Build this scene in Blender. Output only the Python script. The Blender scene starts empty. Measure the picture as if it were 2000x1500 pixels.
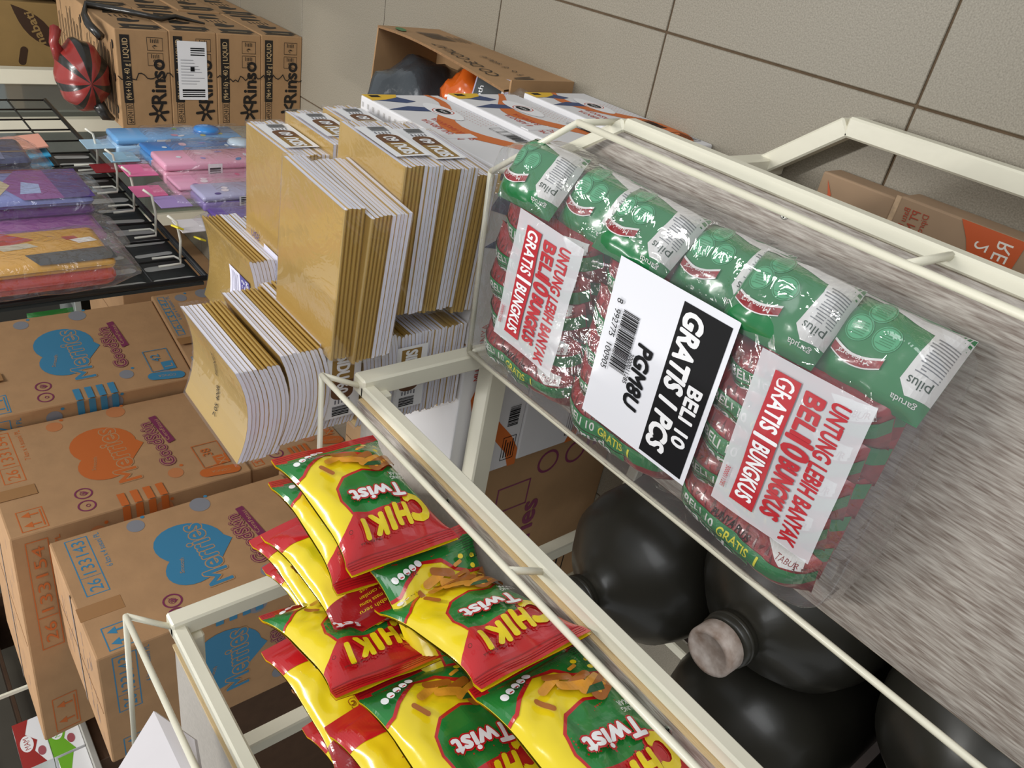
import bpy, bmesh, math, random
from mathutils import Vector, Matrix, noise
from mathutils.geometry import tessellate_polygon
random.seed(7)
S = bpy.context.scene
COL = S.collection

# ------------------------------------------------------------------ camera
cam = bpy.data.cameras.new('camera'); camo = bpy.data.objects.new('camera', cam); COL.objects.link(camo)
R = ((0.16667397, -0.61501272, -0.77070042), (-0.84153566, -0.49606495, 0.21386281), (-0.51384581, 0.61292652, -0.60023625))
m = Matrix.Identity(4)
for i in range(3):
    m[i][0] = R[0][i]; m[i][1] = -R[1][i]; m[i][2] = -R[2][i]
m.translation = (0, 0, 1.2167)
camo.matrix_world = m
cam.sensor_fit = 'HORIZONTAL'; cam.sensor_width = 36.0; cam.lens = 1517.76 / 2000 * 36; cam.clip_start = 0.02
S.camera = camo
# ------------------------------------------------------------------ light
W = bpy.data.worlds.new('world'); S.world = W; W.use_nodes = True
bg = W.node_tree.nodes['Background']; bg.inputs[0].default_value = (0.93, 0.97, 1.0, 1); bg.inputs[1].default_value = 0.42
def area(name, loc, sx, sy, power, target, col=(1, 1, 1)):
    l = bpy.data.lights.new(name, 'AREA'); l.shape = 'RECTANGLE'; l.size = sx; l.size_y = sy; l.energy = power; l.color = col
    o = bpy.data.objects.new(name, l); COL.objects.link(o); o.location = loc
    o.rotation_euler = (Vector(target) - Vector(loc)).to_track_quat('-Z', 'Y').to_euler()
    return o
area('assumed_ceiling_tube', (0.0, 1.9, 2.9), 0.12, 1.3, 44, (0.2, 1.7, 0), (1, .985, .95))  # unseen tube lamp, assumed from the overhead light and plastic highlights
area('assumed_ceiling_tube', (-2.2, 2.4, 3.0), 0.12, 1.3, 26, (-2.2, 2.4, 0), (1, .985, .95))  # second unseen ceiling tube, also assumed
area('assumed_daylight_fill', (1.9, -0.6, 2.5), 2.4, 1.8, 40, (-0.6, 1.2, 0.4), (.96, .98, 1))  # fill light added out of view beside the camera, for assumed daylight
S.view_settings.view_transform = 'Standard'; S.view_settings.look = 'None'
S.view_settings.exposure = 0.12; S.view_settings.gamma = 1.0
S.view_settings.use_curve_mapping = False

# ------------------------------------------------------------------ materials
def lin(h):
    h = h.lstrip('#'); o = []
    for i in (0, 2, 4):
        c = int(h[i:i + 2], 16) / 255
        o.append(c / 12.92 if c <= .04045 else ((c + .055) / 1.055) ** 2.4)
    return (*o, 1)
MATS = {}
def mat(name, col, rough=.5, metal=0, var=0, scale=20, bump=0, bscale=None, coat=0, stretch=None, col2=None, spec=.5, detail=6, trans=0):
    if name in MATS: return MATS[name]
    M = bpy.data.materials.new(name); M.use_nodes = True; N = M.node_tree.nodes; L = M.node_tree.links
    b = N['Principled BSDF']; c = lin(col) if isinstance(col, str) else col
    b.inputs['Base Color'].default_value = c; b.inputs['Roughness'].default_value = rough; b.inputs['Metallic'].default_value = metal
    b.inputs['Specular IOR Level'].default_value = spec
    if coat: b.inputs['Coat Weight'].default_value = coat; b.inputs['Coat Roughness'].default_value = .12
    if trans: b.inputs['Transmission Weight'].default_value = trans
    if var or bump or col2:
        tc = N.new('ShaderNodeTexCoord'); mp = N.new('ShaderNodeMapping'); L.new(tc.outputs['Object'], mp.inputs[0])
        if stretch: mp.inputs['Scale'].default_value = stretch
        n = N.new('ShaderNodeTexNoise'); n.inputs['Scale'].default_value = scale; n.inputs['Detail'].default_value = detail
        L.new(mp.outputs[0], n.inputs[0])
        if var or col2:
            r = N.new('ShaderNodeValToRGB'); r.color_ramp.elements[0].position = .32; r.color_ramp.elements[1].position = .68
            d = lin(col2) if col2 else tuple(x * (1 - var) for x in c[:3]) + (1,)
            e = c if col2 else tuple(min(1, x * (1 + var)) for x in c[:3]) + (1,)
            r.color_ramp.elements[0].color = d; r.color_ramp.elements[1].color = e
            L.new(n.outputs['Fac'], r.inputs[0]); L.new(r.outputs[0], b.inputs['Base Color'])
        if bump:
            n2 = N.new('ShaderNodeTexNoise'); n2.inputs['Scale'].default_value = bscale or scale; n2.inputs['Detail'].default_value = 3
            L.new(mp.outputs[0], n2.inputs[0])
            bp = N.new('ShaderNodeBump'); bp.inputs['Strength'].default_value = bump; bp.inputs['Distance'].default_value = .004
            L.new(n2.outputs['Fac'], bp.inputs['Height']); L.new(bp.outputs[0], b.inputs['Normal'])
    MATS[name] = M
    return M
def film(name, fac=.1, milk=.03, bscale=45, bump=.7, tint=(1, 1, 1, 1), rough=.07):
    if name in MATS: return MATS[name]
    M = bpy.data.materials.new(name); M.use_nodes = True; N = M.node_tree.nodes; L = M.node_tree.links
    N.remove(N['Principled BSDF']); out = N['Material Output']
    t = N.new('ShaderNodeBsdfTransparent'); t.inputs[0].default_value = tint
    g = N.new('ShaderNodeBsdfGlossy'); g.inputs['Roughness'].default_value = rough; g.inputs[0].default_value = (1, 1, 1, 1)
    d = N.new('ShaderNodeBsdfDiffuse'); d.inputs[0].default_value = (.85, .85, .86, 1)
    fr = N.new('ShaderNodeLayerWeight'); fr.inputs[0].default_value = .5
    tc = N.new('ShaderNodeTexCoord'); n = N.new('ShaderNodeTexNoise'); n.inputs['Scale'].default_value = bscale; n.inputs['Detail'].default_value = 4
    n.inputs['Distortion'].default_value = 1.2
    L.new(tc.outputs['Object'], n.inputs[0]); bp = N.new('ShaderNodeBump'); bp.inputs['Strength'].default_value = bump; bp.inputs['Distance'].default_value = .01
    L.new(n.outputs['Fac'], bp.inputs['Height']); L.new(bp.outputs[0], g.inputs['Normal']); L.new(bp.outputs[0], fr.inputs['Normal'])
    ad = N.new('ShaderNodeMath'); ad.operation = 'MULTIPLY_ADD'; ad.inputs[1].default_value = .55; ad.inputs[2].default_value = fac; ad.use_clamp = True
    pw = N.new('ShaderNodeMath'); pw.operation = 'POWER'; pw.inputs[1].default_value = 4.0; L.new(fr.outputs['Facing'], pw.inputs[0]); L.new(pw.outputs[0], ad.inputs[0])
    m1 = N.new('ShaderNodeMixShader'); L.new(ad.outputs[0], m1.inputs[0]); L.new(t.outputs[0], m1.inputs[1]); L.new(g.outputs[0], m1.inputs[2])
    m2 = N.new('ShaderNodeMixShader'); m2.inputs[0].default_value = milk; L.new(m1.outputs[0], m2.inputs[1]); L.new(d.outputs[0], m2.inputs[2])
    L.new(m2.outputs[0], out.inputs[0]); MATS[name] = M
    return M
def sheet(name, col, alpha, rough=.25):
    "a see-through printed plastic sheet"
    if name in MATS: return MATS[name]
    M = bpy.data.materials.new(name); M.use_nodes = True; b = M.node_tree.nodes['Principled BSDF']
    b.inputs['Base Color'].default_value = lin(col); b.inputs['Roughness'].default_value = rough; b.inputs['Alpha'].default_value = alpha
    MATS[name] = M
    return M
def ink(c, rough=.5, coat=0): return mat('ink_' + c.lstrip('#') + ('g' if rough < .4 else ''), c, rough, coat=coat)
KRAFT = mat('kraft_cardboard', '#b48c64', .8, var=.06, scale=14, bump=.12, bscale=60)
KRAFT2 = mat('kraft_cardboard_darker', '#a5815a', .8, var=.07, scale=12, bump=.12, bscale=60)
KRAFTE = mat('corrugated_edge', '#8d6a47', .9, var=.15, scale=200)
TAPE = mat('brown_packing_tape', '#a5784a', .25, coat=.3)
CREAM = mat('cream_painted_steel', '#e6e1cc', .38, var=.035, scale=9, coat=.15, bump=.05, bscale=80)
WOOD = mat('whitewashed_wood_laminate', '#bcb4aa', .4, scale=50, stretch=(9, .75, 8), col2='#7f7167', detail=12, bump=.08)
GREY = mat('grey_board', '#aca59c', .75, var=.07, scale=160, detail=8)
PLY = mat('plywood_edge', '#cdb488', .8, var=.2, scale=60, stretch=(60, 1, 60))
GOLD = mat('gold_notebook_cover', '#ba9850', .36, .3, var=.05, scale=5, coat=.2)
PAGE = mat('notebook_paper', '#e6e6f4', .75)
WHITE = mat('white_print', '#ecebec', .6)
BLACK = mat('black_print', '#0f0f12', .6, spec=.2)

# ------------------------------------------------------------------ mesh helpers
class MB:
    def __init__(s): s.v = []; s.f = []; s.m = []
    def add(s, v, f, mi=0):
        o = len(s.v); s.v += [tuple(p) for p in v]; s.f += [tuple(i + o for i in q) for q in f]; s.m += [mi] * len(f)
        return s
    def hexa(s, c, mi=0):
        return s.add(c, [(0, 3, 2, 1), (4, 5, 6, 7), (0, 1, 5, 4), (1, 2, 6, 5), (2, 3, 7, 6), (3, 0, 4, 7)], mi)
    def box(s, a, b, mi=0):
        (x0, y0, z0), (x1, y1, z1) = a, b
        return s.hexa([(x0, y0, z0), (x1, y0, z0), (x1, y1, z0), (x0, y1, z0), (x0, y0, z1), (x1, y0, z1), (x1, y1, z1), (x0, y1, z1)], mi)
    def beam(s, a, b, w, h, up=(0, 0, 1), mi=0):
        a = Vector(a); b = Vector(b); d = (b - a).normalized(); up = Vector(up); x = d.cross(up).normalized(); y = x.cross(d).normalized()
        c = []
        for p in (a, b):
            c.append([p + x * w / 2 * i + y * h / 2 * j for i, j in ((-1, -1), (1, -1), (1, 1), (-1, 1))])
        return s.hexa(c[0] + c[1], mi)
    def tube(s, path, r, n=8, mi=0, rs=None, cap=True):
        path = [Vector(p) for p in path]; o = len(s.v); k = len(path); ref = None
        for i, p in enumerate(path):
            d = (path[min(i + 1, k - 1)] - path[max(i - 1, 0)]).normalized()
            if ref is None: ref = d.orthogonal().normalized()
            x = (ref - d * ref.dot(d)).normalized(); y = d.cross(x); ref = x
            rr = rs[i] if rs else r
            for j in range(n):
                a = 2 * math.pi * j / n; s.v.append(tuple(p + (x * math.cos(a) + y * math.sin(a)) * rr))
        for i in range(k - 1):
            for j in range(n):
                s.f.append((o + i * n + j, o + i * n + (j + 1) % n, o + (i + 1) * n + (j + 1) % n, o + (i + 1) * n + j)); s.m.append(mi)
        if cap:
            s.f.append(tuple(o + j for j in reversed(range(n)))); s.f.append(tuple(o + (k - 1) * n + j for j in range(n))); s.m += [mi, mi]
        return s
    def lathe(s, prof, c=(0, 0, 0), n=28, mi=0, axis=None):
        o = len(s.v); k = len(prof); c = Vector(c)
        Q = Vector((0, 0, 1)).rotation_difference(Vector(axis)) if axis else None
        for r, z in prof:
            for j in range(n):
                a = 2 * math.pi * j / n; p = Vector((r * math.cos(a), r * math.sin(a), z))
                if Q: p = Q @ p
                s.v.append(tuple(c + p))
        for i in range(k - 1):
            for j in range(n):
                s.f.append((o + i * n + j, o + i * n + (j + 1) % n, o + (i + 1) * n + (j + 1) % n, o + (i + 1) * n + j)); s.m.append(mi)
        s.f.append(tuple(o + j for j in reversed(range(n)))); s.f.append(tuple(o + (k - 1) * n + j for j in range(n))); s.m += [mi, mi]
        return s
    def grid(s, fn, nu, nv, mi=0, flip=False):
        o = len(s.v)
        for j in range(nv + 1):
            for i in range(nu + 1): s.v.append(tuple(fn(i / nu, j / nv)))
        for j in range(nv):
            for i in range(nu):
                a = o + j * (nu + 1) + i; q = (a, a + 1, a + nu + 2, a + nu + 1)
                s.f.append(q[::-1] if flip else q); s.m.append(mi)
        return s
    def mesh(s, name, mats, smooth=False, bev=0, seg=1):
        me = bpy.data.meshes.new(name); me.from_pydata(s.v, [], s.f)
        for M in (mats if isinstance(mats, (list, tuple)) else [mats]): me.materials.append(M)
        for p, i in zip(me.polygons, s.m): p.material_index = i
        if bev:
            bm = bmesh.new(); bm.from_mesh(me)
            bmesh.ops.bevel(bm, geom=list(bm.edges), offset=bev, segments=seg, affect='EDGES', profile=.5)
            bm.to_mesh(me); bm.free()
        if smooth:
            for p in me.polygons: p.use_smooth = True
        me.update()
        return me
    def build(s, name, mats, parent=None, smooth=False, bev=0, seg=1):
        return obj(name, s.mesh(name, mats, smooth, bev, seg), parent)
def obj(name, me, parent=None):
    o = bpy.data.objects.new(name, me); COL.objects.link(o); o.parent = parent
    return o
def tag(o, label, cat, group=None):
    o['label'] = label; o['category'] = cat
    if group: o['group'] = group
    return o
def thing(name, label, cat, loc=(0, 0, 0), group=None):
    o = bpy.data.objects.new(name, None); COL.objects.link(o); o.location = loc; o.empty_display_size = .02
    return tag(o, label, cat, group)
def struct(o): o['kind'] = 'structure'; return o
def copy_tree(o, parent=None):
    c = o.copy(); COL.objects.link(c); c.parent = parent
    for ch in o.children: copy_tree(ch, c)
    return c

# text -> flat mesh (cached), normalised to cap height 1, origin at centre
TXT = {}
def glyphs(s, bold=0.0):
    k = (s, bold)
    if k in TXT: return TXT[k]
    cu = bpy.data.curves.new('t', 'FONT'); cu.body = s; cu.size = 1; cu.fill_mode = 'FRONT'; cu.offset = bold; cu.resolution_u = 3
    cu.align_x = 'LEFT'
    o = bpy.data.objects.new('t', cu); COL.objects.link(o)
    dg = bpy.context.evaluated_depsgraph_get(); me = o.evaluated_get(dg).to_mesh()
    v = [(p.co.x, p.co.y) for p in me.vertices]; f = [tuple(p.vertices) for p in me.polygons]
    o.evaluated_get(dg).to_mesh_clear(); bpy.data.objects.remove(o); bpy.data.curves.remove(cu)
    if not v: v = [(0, 0)]
    x0 = min(a for a, b in v); x1 = max(a for a, b in v)
    cap = .7
    v = [((a - (x0 + x1) / 2) / cap, b / cap - .5) for a, b in v]
    TXT[k] = (v, f, (x1 - x0) / cap)
    return TXT[k]
class Print:
    "flat print laid over a surface: fn(x, y, lift) maps print metres (x right, y down) to space"
    def __init__(s, fn, cut=None, lift=.0004, step=.00004): s.fn = fn; s.d = {}; s.cut = cut; s.lift = lift; s.step = step; s.n = 0
    def _add(s, M, v, f, up=None):
        s.n += 1; L = s.lift + s.step * (s.n if up is None else up)
        vv, ff, _ = s.d.setdefault(M.name, ([], [], M)); o = len(vv)
        if s.cut:
            me = bpy.data.meshes.new('c'); me.from_pydata([(a, b, 0) for a, b in v], [], f); bm = bmesh.new(); bm.from_mesh(me); bpy.data.meshes.remove(me)
            xs = [a for a, b in v]; ys = [b for a, b in v]
            for ax, lo, hi in ((0, min(xs), max(xs)), (1, min(ys), max(ys))):
                cw = s.cut[ax] if isinstance(s.cut, tuple) else s.cut
                k = math.ceil(lo / cw) * cw
                while k < hi:
                    co = (k, 0, 0) if ax == 0 else (0, k, 0); no = (1, 0, 0) if ax == 0 else (0, 1, 0)
                    bmesh.ops.bisect_plane(bm, geom=bm.verts[:] + bm.edges[:] + bm.faces[:], plane_co=co, plane_no=no, dist=1e-6); k += cw
            bm.verts.index_update(); v = [(p.co.x, p.co.y) for p in bm.verts]; f = [tuple(q.index for q in p.verts) for p in bm.faces]; bm.free()
        vv += [tuple(s.fn(a, b, L)) for a, b in v]; ff += [tuple(i + o for i in q) for q in f]
        return s
    def poly(s, M, pts, up=None):
        t = tessellate_polygon([[Vector((a, b, 0)) for a, b in pts]]); return s._add(M, list(pts), [tuple(q) for q in t], up)
    def rect(s, M, x0, y0, x1, y1, up=None): return s._add(M, [(x0, y0), (x1, y0), (x1, y1), (x0, y1)], [(0, 1, 2, 3)], up)
    def frame(s, M, x0, y0, x1, y1, t, up=None):
        return s._add(M, [(x0, y0), (x1, y0), (x1, y1), (x0, y1), (x0 + t, y0 + t), (x1 - t, y0 + t), (x1 - t, y1 - t), (x0 + t, y1 - t)],
                      [(0, 1, 5, 4), (1, 2, 6, 5), (2, 3, 7, 6), (3, 0, 4, 7)], up)
    def ell(s, M, cx, cy, rx, ry=None, ang=0, n=24, up=None):
        ry = ry or rx; c, q = math.cos(ang), math.sin(ang)
        return s.poly(M, [(cx + rx * math.cos(t) * c - ry * math.sin(t) * q, cy + rx * math.cos(t) * q + ry * math.sin(t) * c) for t in (2 * math.pi * i / n for i in range(n))], up)
    def ring(s, M, cx, cy, r, t, n=24, up=None):
        v = [(cx + k * math.cos(2 * math.pi * i / n), cy + k * math.sin(2 * math.pi * i / n)) for k in (r, r - t) for i in range(n)]
        return s._add(M, v, [(i, (i + 1) % n, n + (i + 1) % n, n + i) for i in range(n)], up)
    def cap(s, M, x0, y0, x1, y1, r, up=None):
        a = math.atan2(y1 - y0, x1 - x0); pts = []
        for i in range(9): t = a + math.pi / 2 + math.pi * i / 8; pts.append((x0 + r * math.cos(t), y0 + r * math.sin(t)))
        for i in range(9): t = a - math.pi / 2 + math.pi * i / 8; pts.append((x1 + r * math.cos(t), y1 + r * math.sin(t)))
        return s.poly(M, pts, up)
    def text(s, M, t, cx, cy, h, w=None, ang=0, bold=0.012, slant=0, up=None, arc=0):
        v, f, L = glyphs(t, 0); kx = h if w is None else w / max(L, .01); c, q = math.cos(ang), math.sin(ang); o = []
        for a, b in v:
            x = a * kx + slant * b * h; y = -b * h + arc * (a * kx) ** 2
            o.append((cx + x * c - y * q, cy + x * q + y * c))
        d = (bold - .002) * h / .7
        if bold > .0125:
            base = s.n + 1 if up is None else up
            for k in range(8): s._add(M, [(a + d * math.cos(k * math.pi / 4), b + d * math.sin(k * math.pi / 4)) for a, b in o], f, base + .5 * k)
            s.n = max(s.n, base + 4); up = base + 4
        return s._add(M, o, f, up)
    def bars(s, M, x0, y0, x1, y1, n=26, seed=3, vert=True):
        rr = random.Random(seed); x = x0; st = (x1 - x0) / n
        while x < x1 - st:
            w = st * rr.choice((.35, .6, .6, 1.0)); s.rect(M, x, y0, x + w, y1, up=s.n); x += w + st * rr.choice((.35, .6))
        return s
    def lines(s, M, x0, y0, x1, n, pitch, t, seed=1):
        rr = random.Random(seed)
        for i in range(n): s.rect(M, x0, y0 + i * pitch, x1 - rr.random() * .25 * (x1 - x0), y0 + i * pitch + t, up=s.n)
        return s
    def done(s, parent, name='print'):
        r = []
        for k, (v, f, M) in s.d.items():
            me = bpy.data.meshes.new(name); me.from_pydata(v, [], f); me.materials.append(M); me.update()
            q = obj(name, me, parent); q['kind'] = 'stuff'; r.append(q)
        s.d = {}
        return r
def quadfn(TL, TR, BR, BL):
    TL, TR, BR, BL = map(Vector, (TL, TR, BR, BL)); w = (TR - TL).length; h = (BL - TL).length; n = (BL - TL).cross(TR - TL).normalized()
    def fn(x, y, l):
        a = x / w; b = y / h
        return (TL * (1 - a) + TR * a) * (1 - b) + (BL * (1 - a) + BR * a) * b + n * l
    fn.w = w; fn.h = h
    return fn
def face(c, k):
    "c: 8 corners of a hexa() body; k: which face, read upright"
    i = {'+X': (5, 6, 2, 1), '-Y': (4, 5, 1, 0), '+Y': (6, 7, 3, 2), '-X': (7, 4, 0, 3), '+Z': (7, 6, 5, 4)}[k]
    return quadfn(*[c[j] for j in i])
def corners(x0, x1, y0, y1, z0, z1):
    return [(x0, y0, z0), (x1, y0, z0), (x1, y1, z0), (x0, y1, z0), (x0, y0, z1), (x1, y0, z1), (x1, y1, z1), (x0, y1, z1)]
def carton(name, c, label, M=KRAFT, cat='carton', group=None, bev=.004, seam=True, tape=None):
    mb = MB().hexa(c); o = mb.build(name, M, None, True, bev, 2)
    for p in o.data.polygons: p.use_smooth = False
    tag(o, label, cat, group)
    if seam:
        C = [Vector(p) for p in c]
        a = (C[4] + C[5]) / 2; b = (C[7] + C[6]) / 2
        MB().beam(a + Vector((0, .006, .0004)), b + Vector((0, -.006, .0004)), .003, .0012).build('flap_seam', KRAFTE, o)
    return o

# ------------------------------------------------------------------ floor of square tiles
TILE = mat('speckled_floor_tile', '#9d9585', .5, scale=420, col2='#7f7768', detail=10)
GROUT = mat('brown_grout', '#5d4b37', .9, var=.15, scale=30)
fl = struct(MB().box((-5.2, -1.6, -.03), (1.4, 5.6, -.003)).build('floor', GROUT))
tm = MB().box((-.248, -.248, -.012), (.248, .248, 0)).mesh('tile', TILE, bev=.0012)
for ix in range(-10, 3):
    for iy in range(-4, 10):
        o = obj('tile', tm, fl); o.location = (-.143 + .5 * ix + .25, .532 + .4925 * iy + .246, random.uniform(-.0006, .0003))
        o.rotation_euler.z = random.choice((0, math.pi / 2, math.pi, -math.pi / 2)); o.scale = (1, .985, 1) if abs(math.sin(o.rotation_euler.z)) < .5 else (.985, 1, 1)

# ------------------------------------------------------------------ stepped display rack
rack = thing('display_rack', 'cream steel stepped display rack with grey wooden shelves and wire guard rails', 'rack')
YE, YN = .815, -.95     # far end, near end
def part(mb, name, M, smooth=False, bev=0): return mb.build(name, M, rack, smooth, bev)
T = .028
def rail(a, b, w=T, h=T): return part(MB().beam(a, b, w, h), 'frame_tube', CREAM, bev=.003)
zA, zB, zC, zD = 1.0, .717, .475, .052
CH = (-.307, -.195, .66)   # chamfered corner of the lower shelf
# lower shelf C
cX0, cX1 = -.605, -.205
def slab(pts, z0, z1):
    n = len(pts); mb = MB(); mb.add([(x, y, z0) for x, y in pts] + [(x, y, z1) for x, y in pts],
        [tuple(reversed(range(n))), tuple(range(n, 2 * n))] + [(i, (i + 1) % n, n + (i + 1) % n, n + i) for i in range(n)])
    return mb
part(slab([(cX0, YN), (cX1 - .001, YN), (cX1 - .001, .65), (-.314, .810), (cX0, .812)], zC - .012, zC + .004), 'shelf_board', WOOD)
part(slab([(cX0 - .001, YN), (cX0 + .0005, YN), (cX0 + .0005, .811), (cX0 - .001, .811)], zC - .012, zC + .003), 'board_edge_band', PLY)
rail((-.1975, YN, zC - .006), (-.1975, .652, zC - .006), .0165, .02); rail((-.1975, .652, zC - .006), (-.309, .818, zC - .006), .0165, .02); rail((-.306, .8185, zC - .008), (-.615, .8185, zC - .008), .018, .02)
rail((-.59, YN, zC - .027), (-.59, .81, zC - .027), .024, .024)
# middle shelf B
part(slab([(-.93, YN), (-.651, YN), (-.651, .808), (-.93, .808)], zB - .016, zB - .003), 'shelf_board', GREY)
part(slab([(-.651, YN), (-.629, YN), (-.629, .808), (-.651, .808)], zB - .014, zB + .006), 'shelf_front_strip', WOOD)
part(slab([(-.629, YN), (-.627, YN), (-.627, .807), (-.629, .807)], zB - .014, zB + .005), 'board_edge_band', PLY)
rail((-.617, YN, zB - .009), (-.617, .812, zB - .009), .0195, .02); rail((-.93, .80, zB - .03), (-.62, .80, zB - .03), .02, .022)
# top shelf A
part(slab([(-1.32, YN), (-.983, YN), (-.983, .806), (-1.32, .806)], zA - .016, zA - .002), 'shelf_board', GREY)
part(slab([(-.983, YN), (-.978, YN), (-.978, .805), (-.983, .805)], zA - .016, zA + .001), 'board_edge_band', PLY)
rail((-.966, YN, zA - .009), (-.95, .81, zA - .009), .02, .02); rail((-1.32, .80, zA - .03), (-.965, .80, zA - .03), .02, .022)
# base frame
rail((-.19, YN, .036), (-.19, .597, .036), .03, .03); rail((-.19, .597, .036), (-.287, .715, .036), .03, .03); rail((-.285, .725, .036), (-1.3, .80, .036), .026, .026)
rail((-1.3, YN, .036), (-1.3, .8, .036), .026, .026)
part(slab([(-1.29, YN), (-.64, YN), (-.64, .775), (-1.29, .775)], .004, .018), 'added_base_board', mat('shade_brown_board', '#2e211b', .7, var=.2, scale=12))  # dark brown board added to darken the floor seen between the gallons
# posts and cross beams
def post(x, y, z0, z1): return part(MB().beam((x, y, z0), (x, y, z1), .03, .03, (0, 1, 0)), 'post', CREAM, bev=.003)
post(-.612, .818, 0, zB + .001); post(-.947, .812, zB - .04, zA + .001); post(-.288, .715, 0, zC - .03); post(-1.14, .79, .0, zB - .04); post(-1.3, .80, 0, zA)
post(-.955, .42, zB, zA - .02); post(-.617, -.6, 0, zB - .02); post(-.19, -.6, 0, zC - .02)
rail((-.60, .832, .45), (-1.3, .832, .45), .036, .04)
# wire guard rails
def rod(path): return part(MB().tube(path, .0042, 8), 'guard_rail', CREAM, True)
zr = zC + .06
rod([(-.2, YN, zr), (-.2, .672, zr)]); rod([(-.2, .672, zr), (-.308, .818, zr)]); rod([(-.308, .818, zr), (-.587, .803, zr)]); rod([(-.587, .803, zr), (-.592, YN, zr)])
for x, y in ((-.2, .672), (-.308, .818), (-.587, .803)): rod([(x, y, zr), (x, y, zC - .01)])
for y in (.24, -.3): rod([(-.2, y + .012, zr), (-.194, y, zC + .002)]); rod([(-.592, y - .3, zr), (-.592, y - .3, zC)])
zr = zB + .05
rod([(-.59, YN, zr), (-.592, .836, zr)]); rod([(-.592, .836, zr), (-.93, .822, zr)])
rod([(-.592, .836, zr), (-.612, .818, zB)])
for y in (.41, -.1): rod([(-.591, y, zr), (-.614, y - .004, zB)])
zr = zA + .05
rod([(-.905, YN, zr), (-.922, .838, zr)]); rod([(-.922, .838, zr), (-1.32, .90, zr)]); rod([(-.922, .838, zr), (-.947, .812, zA)])
SCREW = mat('zinc_screw', '#c9c7bf', .35, .8)
def screw(x, y, z):
    mb = MB().lathe([(.0048, 0), (.0048, .0008), (.0036, .0014)], (x, y, z), 14); o = part(mb, 'screw', SCREW)
    MB().box((x - .003, y - .0006, z + .0013), (x + .003, y + .0006, z + .0018)).box((x - .0006, y - .003, z + .0013), (x + .0006, y + .003, z + .0018)).build('screw_slot', BLACK, o)
screw(-.219, .406, zC + .004); screw(-.639, .575, zB + .006); screw(-.639, .2, zB + .006)

# ------------------------------------------------------------------ diaper cartons
BLUE, ORG, PUR = ink('#3d84ab'), ink('#c8682c'), ink('#7e2f55')
def diaper_print(o, c, k, col, code, size, pcs, sub, stripes_side=None):
    fn = face(c, k); p = Print(fn); sx = fn.w / .535; sy = fn.h / .71
    X = lambda a: a * sx
    Y = lambda a: a * sy
    p.frame(col, X(.245), Y(.035), X(.515), Y(.095), .003); p.rect(col, X(.325), Y(.036), X(.327), Y(.094))
    p.text(col, '26', X(.285), Y(.065), .034, X(.05)); p.text(col, code, X(.42), Y(.065), .034, X(.16))
    p.text(col, sub, X(.43), Y(.118), .016, X(.17), bold=0)
    p.frame(col, X(.01), Y(.035), X(.105), Y(.105), .003)
    for a in (.035, .08):
        p.poly(col, [(X(a) - .013, Y(.068)), (X(a), Y(.045)), (X(a) + .013, Y(.068))]); p.rect(col, X(a) - .003, Y(.068), X(a) + .003, Y(.09))
    p.rect(col, X(.02), Y(.094), X(.095), Y(.098))
    pale = mat('pale_' + col.name, tuple(.55 * a + .45 * b for a, b in zip(col.node_tree.nodes['Principled BSDF'].inputs[0].default_value, lin('#b98e63')))[:3] + (1,), .8)
    for a, b, r in ((.49, .225, .027), (.5, .42, .033), (.09, .49, .026), (.06, .62, .02)): p.ell(pale, X(a), Y(b), r, r * .93); p.ell(col, X(a) + .03, Y(b) + .028, .006)
    for a, b in ((.05, .215), (.11, .22)):
        p.ring(PUR, X(a), Y(b), .026, .005); p.text(PUR, '\u00ae' if a > .1 else 'o', X(a), Y(b), .02)
    p.poly(PUR, [(X(.1), Y(.222)), (X(.108), Y(.234)), (X(.128), Y(.208)), (X(.107), Y(.226))])
    # heart emblem
    p.ell(col, X(.33), Y(.335), X(.098), Y(.1), .5); p.ell(col, X(.225), Y(.315), X(.078), Y(.082), -.5); p.poly(col, [(X(.15), Y(.345)), (X(.42), Y(.37)), (X(.29), Y(.45))])
    for a, cc in ((.045, KRAFT), (.008, col)):
        p.text(cc, 'Merries', X(.262), Y(.355), .068, X(.30), ang=-.02, bold=.01 + a)
    p.text(KRAFT, 'Smooth', X(.24), Y(.285), .012, X(.07), ang=.3, bold=0)
    for a, cc in ((.085, PUR), (.05, KRAFT), (.008, PUR)):
        p.text(cc, 'GoodSkin', X(.265), Y(.485), .042, X(.255), ang=-.03, bold=a)
    p.poly(PUR, [(X(.25), Y(.52)), (X(.42), Y(.505)), (X(.425), Y(.53)), (X(.26), Y(.545))]); p.text(KRAFT, 'CeraFatasi', X(.335), Y(.525), .013, X(.13))
    # size tag
    p.frame(col, X(.07), Y(.575), X(.2), Y(.665), .003); p.rect(col, X(.07), Y(.62), X(.12), Y(.665)); p.cap(col, X(.03), Y(.66), X(.045), Y(.575), .022)
    p.text(KRAFT, size, X(.095), Y(.642), .03); p.text(col, pcs, X(.15), Y(.61), .032); p.text(KRAFT, 'CONCA', X(.037), Y(.62), .012, X(.06), ang=-1.4)
    if stripes_side:
        for i in range(4):
            b = .3 + i * .038
            if k == '+X': p.rect(col, -.0005, Y(b), X(.06), Y(b + .022))
            else: p.rect(col, X(.475), Y(b), fn.w + .0005, Y(b + .022))
    p.done(o, 'printed_emblem')
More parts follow.
